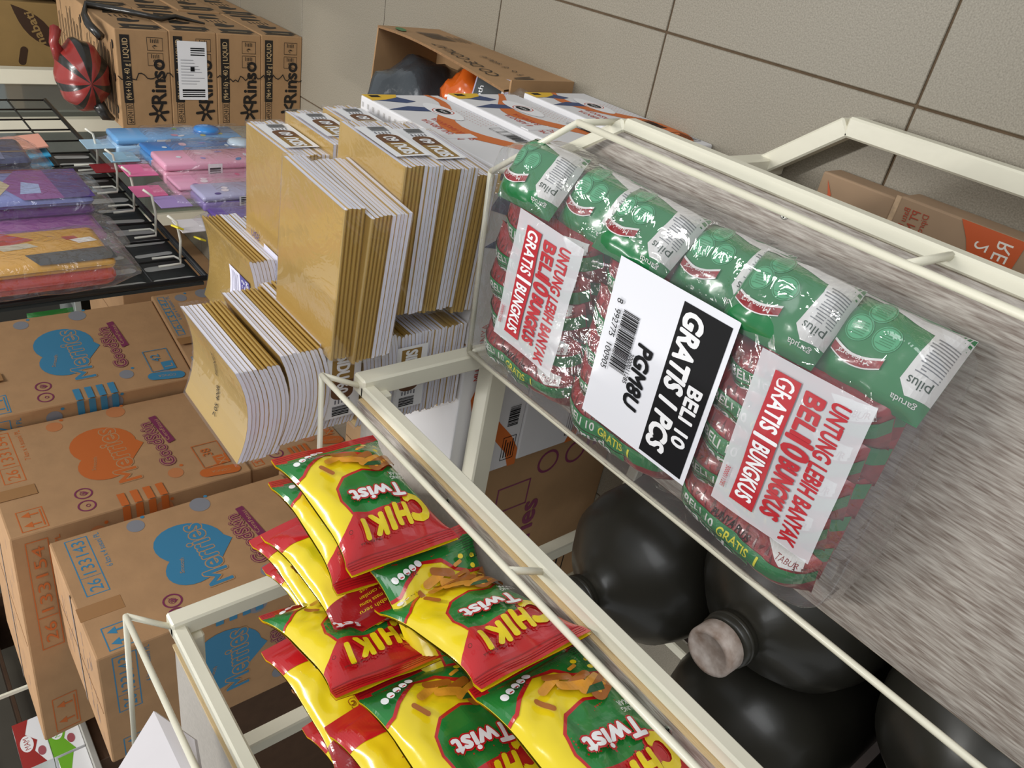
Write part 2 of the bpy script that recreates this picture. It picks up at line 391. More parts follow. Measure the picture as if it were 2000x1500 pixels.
def diaper(label, c, col, code, size, pcs, sub, faces=('+X',), group='diaper cartons stacked by the rack'):
    o = carton('diaper_carton', c, label, KRAFT, 'carton', group, .006)
    for k in faces: diaper_print(o, c, k, col, code, size, pcs, sub, k == '+X' or True)
    # paper tape across the top edges
    C = [Vector(q) for q in c]
    a = (C[5] + C[6]) / 2
    MB().beam(a + Vector((.0006, -.075, -.11)), a + Vector((.0006, -.075, .0)), .05, .0008, (1, 0, 0)).build('tape_strip', TAPE, o)
    return o
c3 = corners(-2.2, -1.76, 1.494, 1.968, .29, 1.0)
diaper('brown diaper carton with blue heart emblem, nearest, behind the top shelf tube', c3, BLUE, '133143', 'L', '42', '6 ktn x 4 susun/ PL', ('+X', '-Y'))
diaper('brown carton under the nearest blue-printed diaper carton', corners(-2.34, -1.77, 1.47, 2.0, 0, .289), BLUE, '133143', 'L', '42', '6 ktn x 4 susun/ PL', ('+X',))
SCUF = ink('#857f88')
def scuffs(o, c, seed):
    p = Print(face(c, '+Z')); r_ = random.Random(seed)
    for i in range(26):
        x = r_.uniform(.03, p.fn.w - .1); y = r_.uniform(.05, p.fn.h - .05); l = r_.uniform(.02, .09); p.cap(SCUF, x, y, x + l, y + r_.uniform(-.004, .004), r_.uniform(.0006, .002))
    p.rect(ink('#8b7d74'), .0, p.fn.h * .47, p.fn.w, p.fn.h * .5); p.done(o, 'scuff_marks')
scuffs([o for o in S.objects if o.get('label', '').startswith('brown diaper carton with blue heart emblem, nearest')][0], c3, 2)
c2 = [(-2.55, 1.97, .37), (-1.76, 2.03, .37), (-1.75, 2.56, .37), (-2.55, 2.5, .37), (-2.55, 1.92, 1.118), (-1.76, 2.03, 1.087), (-1.75, 2.565, 1.087), (-2.55, 2.5, 1.118)]
diaper('brown diaper carton with orange heart emblem between the two blue-printed ones', c2, ORG, '133154', 'XL', '38', '7 ktn x 4 susun/ PL', ('+X', '-Y'))
diaper('brown carton under the orange-printed diaper carton', corners(-2.4, -1.77, 2.04, 2.56, 0, .368), ORG, '133154', 'XL', '38', '7 ktn x 4 susun/ PL', ('+X',))
scuffs([o for o in S.objects if o.get('label', '').startswith('brown diaper carton with orange')][0], c2, 5)
c1 = [(-2.3, 2.62, .365), (-1.70, 2.572, .365), (-1.64, 3.12, .345), (-2.25, 3.2, .345), (-2.3, 2.62, 1.06), (-1.70, 2.572, 1.07), (-1.64, 3.12, 1.06), (-2.25, 3.2, 1.05)]
diaper('brown diaper carton with blue heart emblem, farther one beside the wire grid', c1, BLUE, '133147', 'L', '42', '6 ktn x 4 susun/ PL', ('+X', '-Y'))
cl = [(-2.3, 2.6, 0), (-1.69, 2.57, 0), (-1.63, 3.14, 0), (-2.25, 3.2, 0), (-2.3, 2.6, .362), (-1.69, 2.57, .362), (-1.63, 3.14, .342), (-2.25, 3.2, .342)]
diaper('brown taped carton under the farther blue-printed diaper carton', cl, BLUE, '133147', 'L', '42', '6 ktn x 4 susun/ PL', ('+X',))
cb = corners(-2.1, -1.62, 3.27, 3.9, 0, .42)
o = carton('diaper_carton', cb, 'low brown carton on the floor seen beneath the wire grid edge', KRAFT, 'carton', 'diaper cartons stacked by the rack')
fn = face(cb, '+X'); p = Print(fn); p.frame(BLUE, .03, .05, .17, .12, .006); p.rect(BLUE, .06, .065, .08, .105); p.rect(BLUE, .11, .065, .13, .105); p.ell(PUR, .04, .22, .03); p.ring(KRAFT, .04, .22, .02, .004); p.done(o, 'printed_emblem')
# purple-printed carton standing by the juice cartons, seen under the rack
cu = corners(-1.45, -.915, .885, 1.4, 0, .39)
o = carton('diaper_carton', cu, 'brown carton with purple print in the shade under the rack', KRAFT2, 'carton')
for k in ('-Y', '+X'):
    fn = face(cu, k); p = Print(fn)
    p.frame(PUR, fn.w - .16, .06, fn.w - .09, .15, .004); p.ring(PUR, fn.w - .06, .19, .03, .006); p.ring(PUR, fn.w - .06, .27, .03, .006)
    for i in range(4): p.rect(PUR, fn.w - .06, .3 + i * .022, fn.w, .311 + i * .022)
    p.text(PUR, 'Merries', .25, .16, .05, .25, bold=.03); p.frame(BLACK, .06, .2, .2, .33, .003); p.text(BLACK, 'SKALA', .13, .235, .022); p.lines(BLACK, .08, .26, .18, 4, .014, .005)
    p.done(o, 'printed_emblem')

# ------------------------------------------------------------------ detergent cartons: two stacks of four
DK = ink('#1c1713')
hz = [0, .137, .277, .416, .562]
for col_i in range(2):
    for r in range(4):
        y0 = 2.495 + .33 * col_i; y1 = y0 + .325; dx = random.uniform(-.004, .004)
        c = corners(-.735 + dx, -.458 + dx, y0, y1, hz[r] + .0005, hz[r + 1])
        where = ['lowest', 'second from the floor', 'third from the floor', 'topmost'][r]
        o = carton('detergent_carton', c, f'brown liquid detergent carton, {where} of the {"front" if col_i == 0 else "rear"} stack', KRAFT2, 'carton', 'detergent cartons stacked four high', .003)
        if col_i == 0:
            p = Print(face(c, '-Y')); h = hz[r + 1] - hz[r]
            p.frame(DK, .012, .014, .075, .036, .0015); p.text(DK, '64924100', .043, .025, .015, .054)
            p.rect(DK, .075, .012, .262, .038); p.text(ink('#c9ab7d'), '(96+16) x 40 g | LIQUID', .168, .025, .015, .17)
            p.text(DK, 'Rinso', .135, h - .038, .042, .125, bold=.03)
            for a in range(6):
                t = a * 1.047 + .4; p.cap(DK, .045 + .008 * math.cos(t), h - .04 + .008 * math.sin(t), .045 + .026 * math.cos(t), h - .04 + .026 * math.sin(t), .0042)
            for a, s_ in ((.18, '12'), (.222, '\u2191')):
                p.frame(DK, a, h - .062, a + .036, h - .018, .0012); p.text(DK, s_, a + .011, h - .04, .014); p.lines(DK, a + .021, h - .052, a + .033, 5, .005, .002)
            if r == 2:
                p.rect(WHITE, .082, .022, .25, .108); p.bars(BLACK, .09, .032, .12, .1, 5); p.bars(BLACK, .21, .06, .24, .102, 5, 5)
                for q in range(9): p.rect(ink('#8d8d92'), .128 + q * .0085, .03, .1295 + q * .0085, .05 + .05 * random.random())
                p.rect(BLACK, .165, .058, .178, .07)
            # spilt black scrawl across the stack
            if r in (0, 1, 3):
                x = .15; y = 0.0
                while y < h:
                    x2 = .15 + random.uniform(-.012, .012); y2 = y + .008; p.cap(DK, x, y, x2, y2, .0014); x, y = x2, y2
            p.done(o, 'printed_lettering')
        p = Print(face(c, '+X')); h = hz[r + 1] - hz[r]
        p.rect(DK, .006, .018, .018, h - .03)
        for q in range(5): p.rect(DK, .012 + .004 * q, .02 + .003 * q, .014 + .004 * q, h - .02)
        p.rect(DK, .03, .03, .07, h - .008); p.rect(ink('#c9ab7d'), .034, .05, .038, h - .03)
        p.poly(DK, [(.11, .04), (.15, .05), (.16, .075), (.135, .09), (.14, .11), (.115, .1), (.1, .07)]); p.lines(DK, .17, .04, .21, 5, .014, .004); p.poly(DK, [(.22, .03), (.26, .04), (.25, .09), (.23, .1)])
        p.rect(DK, .28, .02, .305, h - .03); p.done(o, 'printed_lettering')
        if r == 3:
            p = Print(face(c, '+Z'))
            for q in range(8): p.lines(DK, .02, .02 + q * .037, .25, 2, .012, .004, q)
            for q in range(3): p.ell(DK, .05 + .09 * q, .3, .012, .007)
            p.done(o, 'printed_lettering')
# striped plastic bag on the topmost carton
RB = mat('red_bag_plastic', '#8e2f2a', .32, coat=.3, bump=.3, bscale=30); BB = mat('black_bag_plastic', '#26231f', .3, coat=.3, bump=.3, bscale=30)
bc = Vector((-.615, 2.60, .632))
def ballfn(a, b):
    t = 2 * math.pi * a; q = math.pi * b
    d = Vector((math.sin(q) * math.cos(t), math.cos(q), math.sin(q) * math.sin(t)))
    r = .098 * (1 + .06 * noise.noise(d * 2.2) + .035 * math.sin(9 * t) * math.sin(q) ** 2)
    p_ = d * r; p_.z *= .72
    k = math.exp(-((b - 0.0) * 7) ** 2); p_.y -= .035 * k
    return bc + p_
mb = MB(); mb.grid(ballfn, 44, 22)
for i in range(len(mb.f)): mb.m[i] = 1 if (i % 44) % 6 in (0, 1) and i // 44 > 1 else 0
bag = mb.build('striped_plastic_bag', [RB, BB], None, True); tag(bag, 'tied round plastic bag with red and black stripes on the detergent cartons', 'bag')
MB().tube([bc + Vector(v) for v in ((.05, .0, .05), (.09, -.01, .065), (.12, .0, .055), (.1, .03, .04))], .012, 8, rs=[.02, .012, .016, .004]).build('knot', RB, bag, True)
MB().tube([bc + Vector(v) for v in ((-.06, -.05, -.02), (-.1, -.06, -.04), (-.11, -.05, -.062))], .012, 8, rs=[.02, .016, .006]).build('tail', BB, bag, True)
tw = MB().tube([(-.50, 2.56, .58), (-.475, 2.60, .6), (-.468, 2.7, .585), (-.452, 2.78, .56), (-.449, 2.70, .48), (-.448, 2.60, .40), (-.449, 2.66, .34), (-.45, 2.58, .28)], .008, 7, rs=[.012, .012, .01, .01, .009, .008, .007, .003]).build('raffia_string', BB, None, True)
tag(tw, 'loose black plastic string draped over the detergent cartons', 'string')

# wafer cartons far behind
DKB = ink('#3a2415')
for i, (x0, x1, z0, z1) in enumerate(((-.82, -.56, .0, .335), (-.82, -.56, .336, .50), (-.82, -.56, .501, .72), (-.54, -.28, .0, .36), (-.54, -.28, .361, .62))):
    c = corners(x0, x1, 3.4, 3.75, z0, z1)
    o = carton('wafer_carton', c, ['brown wafer carton at the bottom behind the striped bag', 'brown wafer carton with dark leaf shapes, middle behind the striped bag', 'topmost brown wafer carton with pale lettering on a leaf, behind the striped bag',
        'lower brown wafer carton at the far top edge', 'upper brown wafer carton at the far top edge'][i], mat('wafer_kraft', '#8d7041', .8, var=.06), 'carton', 'wafer cartons at the back')
    fn = face(c, '-Y'); p = Print(fn)
    def leaf(x0, y0, x1, y1, w):
        d = Vector((x1 - x0, y1 - y0)); n = Vector((-d.y, d.x)).normalized() * w; q = []
        for t in range(9): k = t / 8; v = Vector((x0, y0)) + d * k + n * math.sin(math.pi * k); q.append((v.x, v.y))
        for t in range(1, 8): k = 1 - t / 8; v = Vector((x0, y0)) + d * k - n * math.sin(math.pi * k); q.append((v.x, v.y))
        p.poly(DKB, q)
    if i in (1, 2, 4):
        leaf(.1, fn.h * .95, fn.w - .01, fn.h * .3, .035); p.text(mat('wafer_kraft', ''), 'nabati', .175, fn.h * .6, .028, .11, ang=-.3, bold=.03)
        p.cap(DKB, .06, fn.h * .35, .1, fn.h * .4, .012)
    else:
        p.ell(DKB, .1, fn.h * .5, .09, fn.h * .3)
    leaf(-.0, fn.h * .75, .11, fn.h * .2, .03) if i == 0 else None
    p.text(mat('wafer_kraft', '') if i in (0, 3) else DKB, 'ISI 100 PCS', .1, fn.h * (.5 if i in (0, 3) else .88), .02, .1)
    p.done(o, 'printed_lettering')

# ------------------------------------------------------------------ glass showcases in the background
ALU = mat('grey_aluminium', '#b9bdb9', .4, .3); GLASS = film('glass_pane', .12, .05, 3, 0.0, (.8, .86, .84, 1), .03)
sc = thing('glass_showcase', 'glass showcase with cream frame behind the red striped bag', 'showcase')
def bx(a, b, n, M, par, bev=.002): return MB().box(a, b).build(n, M, par, bev=bev)
bx((-1.35, 3.2, .0), (-1.3, 3.25, 1.1), 'frame_post', CREAM, sc); bx((-.79, 3.2, 0), (-.742, 3.25, 1.1), 'frame_post', CREAM, sc); bx((-.945, 3.16, 0), (-.90, 3.2, 1.1), 'frame_post', CREAM, sc)
bx((-1.3, 3.22, .02), (-.95, 3.23, 1.05), 'glass_pane', GLASS, sc, 0); bx((-.89, 3.22, .02), (-.79, 3.226, 1.05), 'glass_pane', GLASS, sc, 0)
bx((-1.35, 3.36, 0), (-.83, 3.39, 1.1), 'back_panel', mat('dim_backing', '#7b776e', .7), sc); bx((-1.35, 3.23, .3), (-.83, 3.36, .31), 'glass_shelf', GLASS, sc, 0)
sc2 = thing('shelf_unit', 'grey framed shelf unit beyond the wire grid', 'shelf')
for x in (-2.6, -2.05): bx((x, 4.0, 0), (x + .05, 4.05, 1.05), 'upright', ALU, sc2)
bx((-2.9, 4.0, .44), (-1.3, 4.4, .47), 'shelf_board', ALU, sc2); bx((-2.9, 4.4, 0), (-1.3, 4.43, 1.05), 'back_panel', mat('dark_backing', '#3b3832', .7), sc2)
bx((-1.35, 4.0, 0), (-1.3, 4.05, 1.05), 'upright', ALU, sc2)
GP = mat('green_packet', '#2f7a35', .3, coat=.5, bump=.3, bscale=30); YP = mat('yellow_green_packet', '#b5b33b', .3, coat=.5, col2='#4d8a36', scale=25)
for i, (x, z0, z1, M) in enumerate(((-2.16, .47, .68, GP), (-2.26, .47, .66, YP), (-2.38, .47, .69, YP))):
    c = corners(x - .05, x + .05, 4.02, 4.08, z0, z1); mb = MB()
    def pk(a, b, s=1, x=x, z0=z0, z1=z1): return Vector((x - .055 + .11 * a, 4.05 - s * .03 * (math.sin(math.pi * a) * math.sin(math.pi * b)) ** .5, z0 + (z1 - z0) * b))
    mb.grid(pk, 10, 12); mb.grid(lambda a, b: pk(a, b, -1), 10, 12, flip=True)
    o = mb.build('snack_packet', M, None, True); tag(o, ['green packet lettered in white on the shelf beyond the grid', 'crinkled yellow-green packet next to the green one', 'outermost yellow-green packet on the shelf beyond the grid'][i], 'packet', 'packets on the shelf beyond the grid')
    if i == 0: p = Print(quadfn((x - .05, 4.015, z1), (x + .05, 4.015, z1), (x + .05, 4.015, z0), (x - .05, 4.015, z0))); p.text(WHITE, 'LITE', .05, .06, .03, .08); p.done(o, 'lettering')
# far left shelf with small boxes
fs = thing('low_counter', 'pale counter holding red and green boxes at the far left', 'counter')
bx((-4.3, 1.9, .0), (-2.75, 2.9, .98), 'counter_body', mat('brown_cabinet', '#5b4230', .6, var=.1), fs); bx((-4.35, 1.85, .98), (-2.72, 2.95, 1.0), 'counter_top', mat('pale_top', '#aaa79f', .5), fs)
bx((-2.74, 2.45, 1.0), (-2.70, 2.95, 1.012), 'glass_frame', CREAM, fs); bx((-2.9, 2.45, 1.0), (-2.88, 2.46, 1.25), 'glass_frame', CREAM, fs)
RED, GRN = ink('#9c2a26', .4), ink('#6fae2c', .4)
for i, (y0, y1, z0, z1, col) in enumerate(((2.0, 2.2, 1.1, 1.19, RED), (2.0, 2.2, 1.001, 1.099, GRN), (2.21, 2.41, 1.001, 1.099, RED), (1.79, 1.99, 1.001, 1.09, GRN))):
    c = corners(-2.95, -2.76, y0, y1, z0, z1); o = carton('biscuit_box', c, ['upper red and white small box at the far left', 'green and white small box under the red one at far left', 'red and white small box right of the green one', 'green and white small box, nearest at the far left'][i], WHITE, 'box', 'small boxes at the far left', .002, False)
    fn = face(c, '+X'); p = Print(fn); p.poly(col, [(0, 0), (.2, 0), (.2, .05), (.14, .03), (.1, .06), (.06, .045), (0, .07)]); p.ell(WHITE, .1, .028, .035, .02); p.text(col, 'MAM', .1, .028, .018, .05); p.ell(ink('#a3525a'), .05, .065, .02, .012); p.done(o, 'lettering')
    p = Print(face(c, '+Z')); p.rect(col, 0, .05, .19, .2); p.done(o, 'print')

# ------------------------------------------------------------------ notebooks
def notebook_mesh(L, Wd, t, bend=0.0):
    "spine at -Y side; L along X, Wd along Y; sags across Y; returns cover mesh, page mesh"
    zb = lambda y: -bend * (1 - (2 * y / Wd) ** 2)
    ct = .0003; ns = 8 if bend else 1
    top = [(Wd / 2 - (Wd - t * .5) * i / ns, 1) for i in range(ns + 1)]; bot = [(y, -1) for y, _ in reversed(top)]
    prof = [(y, t / 2 * q + zb(y)) for y, q in top] + [(-Wd / 2 + t * .12, t * .3), (-Wd / 2, 0), (-Wd / 2 + t * .12, -t * .3)] + [(y, t / 2 * q + zb(y)) for y, q in bot]
    inn = [(y, (t / 2 - ct) * q + zb(y)) for y, q in top] + [(-Wd / 2 + t * .17, t * .27), (-Wd / 2 + ct, 0), (-Wd / 2 + t * .17, -t * .27)] + [(y, (t / 2 - ct) * q + zb(y)) for y, q in bot]
    k = len(prof); v = []
    for x in (-L / 2, L / 2): v += [(x, a, b) for a, b in prof] + [(x, a, b) for a, b in inn]
    f = []; a = 0; b = 2 * k
    for j in range(k - 1): f += [(a + j, a + j + 1, b + j + 1, b + j), (a + k + j + 1, a + k + j, b + k + j, b + k + j + 1)]
    f += [(a, b, b + k, a + k), (a + k - 1, a + 2 * k - 1, b + 2 * k - 1, b + k - 1)]
    for e, rev in ((0, 0), (2 * k, 1)):
        for j in range(k - 1): q = (e + j, e + k + j, e + k + j + 1, e + j + 1); f.append(q[::-1] if rev else q)
    cov = MB().add(v, f)
    pin = [(min(y, Wd / 2 - .0005), z) for y, z in inn]; v = [(x, a, b) for x in (-L / 2 + .0003, L / 2 - .0003) for a, b in pin]
    f = [(j, (j + 1) % k, k + (j + 1) % k, k + j) for j in range(k)]
    for e, rev in ((0, 1), (k, 0)):
        for j in range(k // 2): q = (e + j, e + j + 1, e + k - 2 - j, e + k - 1 - j); f.append(q[::-1] if rev else q)
    pg = MB().add(v, f)
    return cov.mesh('notebook', GOLD), pg.mesh('page_block', PAGE)
NBM = {}
def nb_meshes(*a):
    if a not in NBM: NBM[a] = notebook_mesh(*a)
    return NBM[a]
WRAP = film('shrink_wrap', .06, .01, 9, .35)
GOLDINK, BRN = ink('#95743a'), ink('#6a4428')
def band_label(par, TLp, right, h, up, text='SIDU'):
    "paper band with brand block on the head of a pack"
    TLp = Vector(TLp); right = Vector(right).normalized(); up = Vector(up).normalized(); w = .115
    fn = quadfn(TLp, TLp + right * w, TLp + right * w - up * h, TLp - up * h); p = Print(fn, lift=.0008)
    p.rect(WHITE, 0, 0, w, h); p.rect(GOLDINK, .005, h * .2, .05, h * .85); p.rect(BRN, .05, h * .2, .072, h * .85); p.ell(BRN, .072, h * .525, h * .2, h * .325)
    p.text(WHITE, text, .027, h * .52, h * .36, .038, bold=.04); p.text(WHITE, '60', .063, h * .52, h * .33, .017, bold=.03)
    p.bars(BLACK, .094, h * .3, .11, h * .8, 8); p.lines(ink('#6b6b75'), .082, h * .3, .09, 5, h * .1, h * .04); p.done(par, 'pack_label')
def pack(label, L, Wd, t, pattern, loc, z_top, rot=0, bend=0, jit=.0015, lab=None, wrap=True):
    "pattern: string of n (spine near) / f (spine far), from the top down"
    o = thing('notebook_pack', label, 'notebook pack', (loc[0], loc[1], z_top - t * len(pattern)), 'gold notebook packs piled behind the rack')
    o.rotation_euler.z = rot
    cm, pm = nb_meshes(L, Wd, t * .995, bend)
    n = len(pattern)
    for i, ch in enumerate(pattern):
        q = obj('notebook', cm, o); g = obj('page_block', pm, q)
        q.location = (random.uniform(-jit, jit), random.uniform(-jit, jit) + (.001 if ch == 'f' else 0), t * (n - i - .5))
        if ch == 'f': q.rotation_euler.z = math.pi
    if wrap:
        h = t * n; c = corners(-L / 2 - .003, L / 2 + .003, -Wd / 2 - .003, Wd / 2 + .003, .0005, h + .0012)
        if bend:
            mb = MB()
            zb = lambda y: -bend * (1 - (2 * y / Wd) ** 2)
            for sx in (-1, 1): mb.grid(lambda a, b: (sx * (L / 2 + .003), (a - .5) * (Wd + .006), h * b + zb((a - .5) * Wd)), 10, 1)
            mb.grid(lambda a, b: ((b - .5) * (L + .006), (a - .5) * (Wd + .006), h + .0012 + zb((a - .5) * Wd)), 10, 1)
            mb.build('clear_wrap', WRAP, o)
        else: MB().hexa(c).build('clear_wrap', WRAP, o, bev=.002)
    if lab == '+X': band_label(o, (L / 2 + .0032, -Wd / 2 + .028, t * n - .003), (0, 1, 0), t * n - .006, (0, 0, 1))
    return o
t = .0062
# pile nearest the peanut bundle: long side along X, heads to +X
yaw = -.07
pack('gold notebook pack on top of the tallest pile beside the peanut bundle', .226, .176, t, 'nnnnn', (-.452, .916), .755, yaw)
pack('second gold notebook pack from the top in the pile beside the peanut bundle', .226, .176, t, 'nnnnnfffff', (-.458, .906), .755 - 5 * t, yaw - .03)
pack('notebook pack with brown banded label under the two topmost beside the peanut bundle', .226, .176, t, 'nnnnnfffff', (-.412, .932), .755 - 15.2 * t, yaw + .02, lab='+X')
pack('fourth notebook pack down beside the peanut bundle, banded label facing out', .226, .176, t, 'nnnnnfffff', (-.418, .938), .755 - 25.3 * t, yaw, lab='+X')
pack('lowest notebooks resting on the juice cartons beside the peanut bundle', .226, .176, t, 'nnnnff', (-.43, .94), .755 - 35.4 * t, yaw)
# pile behind it
yaw = -.02
for i, (pt, dx, dy) in enumerate((('ffffnnnnff', 0, 0), ('fffffnnnnf', .02, -.012), ('fffffnnnff', .03, -.02), ('fff', .02, -.01))):
    pack(['gold notebook pack with white sticker, topmost of the rear pile', 'second notebook pack of the rear pile below the stickered one', 'third notebook pack of the rear pile', 'bottom notebooks of the rear pile on the juice carton'][i], .235, .17, t, pt, (-.48 + dx, 1.165 + dy), .703 - t * sum((10, 10, 10)[:i]), yaw, lab='+X')
# piles on the left: long side along Y
pack('gold notebook pack with purple sticker standing behind the handwritten pack', .205, .155, t, 'nnnnnfffff', (-.625, 1.225), .752, -math.pi / 2 + .0 + math.pi, .012)
pack('notebook pack under the purple-stickered one behind the handwritten pack', .205, .155, t, 'fffffnnnnn', (-.63, 1.22), .752 - 10 * t, math.pi / 2, .012)
pack('third notebook pack down behind the handwritten pack', .205, .155, t, 'fffffnnnnn', (-.63, 1.22), .752 - 20 * t, math.pi / 2, .006)
pack('lowest notebook pack behind the handwritten pack', .205, .155, t, 'fffffnnnnnf', (-.63, 1.22), .752 - 30 * t, math.pi / 2, 0)
for i in range(7):
    pt = ['fffffnnnnn', 'fffffnnnnn', 'ffnnnnnfff', 'fffffnnnnn', 'nnnnnfffff', 'fffffnnnnn', 'ff'][i]; off = t * 10 * i
    names = ['sagging gold notebook pack with handwriting on its cover, atop the left pile', 'second sagging notebook pack below the handwritten one', 'third notebook pack down in the left pile beside the rack corner', 'fourth notebook pack down in the left pile, seen under the shelf tube', 'fifth notebook pack down in the left pile, seen under the shelf tube', 'sixth notebook pack down in the left pile', 'lowest notebooks of the left pile on the juice cartons']
    a = pack(names[i], .205, .152, t, pt, (-.65 + (0, .012, .016, .01, .0, 0, 0)[i], .96 + (0, .0, .006, .0, .006, .006, .006)[i]), .882 - off, math.pi / 2, (.017, .017, .014, .01, .004, .0, 0)[i])
    if i in (2, 4): band_label(a, (-.1025 - .0045, -.058, .004 - (.009 if i == 2 else .003)), (0, 1, 0), t * 10 - .006, (0, 0, -1))
    if i == 0:
        zb = lambda y: -.017 * (1 - (2 * y / .152) ** 2)
        h10 = t * 10
        p = Print(lambda x, y, l: Vector((.1025 - y, .076 - x, h10 + .0014 + l + zb(.076 - x))), cut=.01)
        p.text(BLACK, '7.05 400R', .045, .105, .010, .05, ang=-.08, bold=.0); p.text(BLACK, 'FIFINES', .105, .1, .009, .04, ang=.05, bold=.0)
        p.done(a, 'handwriting')
# stickers on covers
STK = ink('#d8d6e6'); VIO = ink('#4a4488')
for a, (x, y, rot) in ((o_, q) for o_, q in (([o for o in S.objects if o.get('label', '').startswith('gold notebook pack with white sticker')][0], (-.06, -.02, 0)), ([o for o in S.objects if o.get('label', '').startswith('gold notebook pack with purple')][0], (.0, .0, 0)))):
    p = Print(cut=.01, fn=lambda u, v, l: Vector((x - v, y + u - .03, t * 10 + .0016 + l - (.012 * (1 - (2 * (y + u - .03) / .155) ** 2) if x == 0 else 0))))
    p.rect(STK, 0, 0, .055, .045); p.rect(VIO, 0, .045, .055, .085); p.text(WHITE, 'SCAN', .027, .057, .012, .04); p.text(WHITE, 'MENANG!', .027, .074, .012, .048); p.lines(ink('#7a7690'), .006, .01, .05, 5, .006, .0018)
    p.text(VIO, 'SIDU', .09, -.0, .012, .03) if x else None
    p.done(a, 'sticker')

# ------------------------------------------------------------------ juice cartons
JW = mat('juice_carton_white', '#dcdadb', .6, var=.03, scale=9); JO, JB, JY, JR = ink('#cf6a26'), ink('#27406f'), ink('#e3b524'), ink('#c2402c')
for r in range(3):
    z0 = .165 * r; dx = (0, -.01, -.02)[r]
    c = corners(-.895 + dx, -.297 + dx, .852 + .002 * r, 1.2 + .025 * r, z0 + .0005, z0 + .1645)
    o = carton('juice_carton', c, ['bottom white juice carton with orange swirl on the floor', 'middle white juice carton with orange swirl', 'top white juice carton with orange swirl under the notebooks'][r], JW, 'carton', 'juice cartons stacked three high', .003)
    for k in ('+X', '-Y'):
        fn = face(c, k); p = Print(fn); w = fn.w
        def swirl(M, off, wd):
            q = []
            for i in range(17): x = w * i / 16; q.append((x, .085 + off + .05 * math.sin(x * 17 + .8 * r) * (1 if k == '+X' else 1.2)))
            q += [(a, b + wd * (.6 + .4 * math.sin(a * 11))) for a, b in reversed(q)]
            p.poly(M, [(min(max(a, 0), w), min(max(b, 0), fn.h)) for a, b in q])
        swirl(JO, 0, .045)
        xb = w * .86
        p.poly(JB, [(xb - .04, 0), (xb - .02, .05), (xb - .03, .09), (xb - .055, .1), (xb - .05, .05)]); p.poly(JB, [(xb + .02, 0), (xb + .05, .02), (xb + .04, .06), (xb + .01, .085), (xb - .0, .06)])
        p.poly(JY, [(w - .001, 0), (w - .001, .07), (w - .02, .06), (w - .035, .03), (w - .04, 0)]); p.rect(BLACK, w - .02, .01, w - .006, .03)
        p.text(JR, 'MURNI AIRNYA', w * .47, .03, .014, .11); p.text(JR, 'SEGAR RASANYA', w * .47, .052, .014, .12)
        p.ell(WHITE, w * .72, .1, .055, .024); p.ring(JR, w * .72, .1, .02, .002); p.ell(BLACK, w * .72, .1, .016, .013); p.text(WHITE, '100%', w * .72, .1, .008, .02)
        p.frame(BLACK, .02, .122, .075, .154, .0015); p.lines(BLACK, .026, .128, .07, 4, .006, .0025); p.bars(BLACK, .1, .125, .15, .15, 14)
        for a, b in ((.35, .135), (.4, .135)): p.frame(BLACK, a * w, b - .012, a * w + .024, b + .012, .0012)
        for i in range(12):
            for j in range(4): p.rect(ink('#d5a59b'), w * .5 + i * .008, .118 + j * .011, w * .5 + i * .008 + .002, .12 + j * .011, up=1)
        p.done(o, 'printed_swirl')
    if r == 2:
        p = Print(face(c, '+Z'))
        for i in range(9):
            for j in range(16): p.rect(ink('#b9b6b4'), .58 - .016 * i, .006 + .018 * j, .588 - .016 * i, .012 + .018 * j, up=1)
        p.done(o, 'print')
    MB().box((-.299 + dx, .99, z0 + .1), (-.2955 + dx, 1.01, z0 + .16)).build('torn_tab', JW, o)

# ------------------------------------------------------------------ open carton with plastic-wrapped goods
oc = thing('open_carton', 'open brown carton with torn leaning flap beyond the juice cartons', 'carton')
fl3 = .004
def panel(pts, name, M=KRAFT2, th=.005):
    P_ = [Vector(p) for p in pts]; n = (P_[1] - P_[0]).cross(P_[3] - P_[0]).normalized() * th
    return MB().hexa([*P_, *[p + n for p in P_]]).build(name, M, oc)
ox = -.283
mbp = MB()
def wallfn(a, b):
    y = 1.74 - .50 * a; top = .178 + .03 * math.sin(a * 3) - .0 * a; z = top * b
    return Vector((ox + .02 * math.sin(math.pi * a) * b - .02 * b * a, y, z + .0))
mbp.grid(wallfn, 16, 6); mbp.grid(lambda a, b: wallfn(a, b) + Vector((-.005, 0, 0)), 16, 6, flip=True)
mbp.grid(lambda a, b: wallfn(a, 1) + Vector((-.005 * b, 0, 0)), 16, 1, 1)
mbp.build('side_panel', [KRAFT2, KRAFTE], oc, True)
p = Print(lambda x, y, l: wallfn(1 - x / .5, 1 - y / .18) + Vector((l + .001, 0, 0)), cut=.03)
p.text(DK, 'CO DE COKLAT', .16, .03, .025, .2, slant=.2); p.bars(DK, .33, .06, .42, .12, 20); p.text(DK, 'f  o  d  sidu.id', .12, .09, .016, .13); p.ell(ink('#3b7a45'), .43, .03, .04, .012, .3)
p.lines(DK, .33, .13, .4, 3, .012, .004); p.bars(DK, .015, .06, .05, .1, 8); p.done(oc, 'printed_lettering')
panel([(-.62, 1.74, .0), (-.62, 1.74, .20), (ox, 1.74, .175), (ox, 1.74, 0)], 'end_panel')
panel([(ox, 1.24, 0), (ox, 1.24, .17), (-.62, 1.24, .17), (-.62, 1.24, 0)], 'end_panel'); panel([(-.62, 1.24, 0), (-.62, 1.24, .18), (-.62, 1.74, .18), (-.62, 1.74, 0)], 'side_panel'); panel([(-.62, 1.24, .001), (-.62, 1.74, .001), (ox, 1.74, .001), (ox, 1.24, .001)], 'bottom_panel')
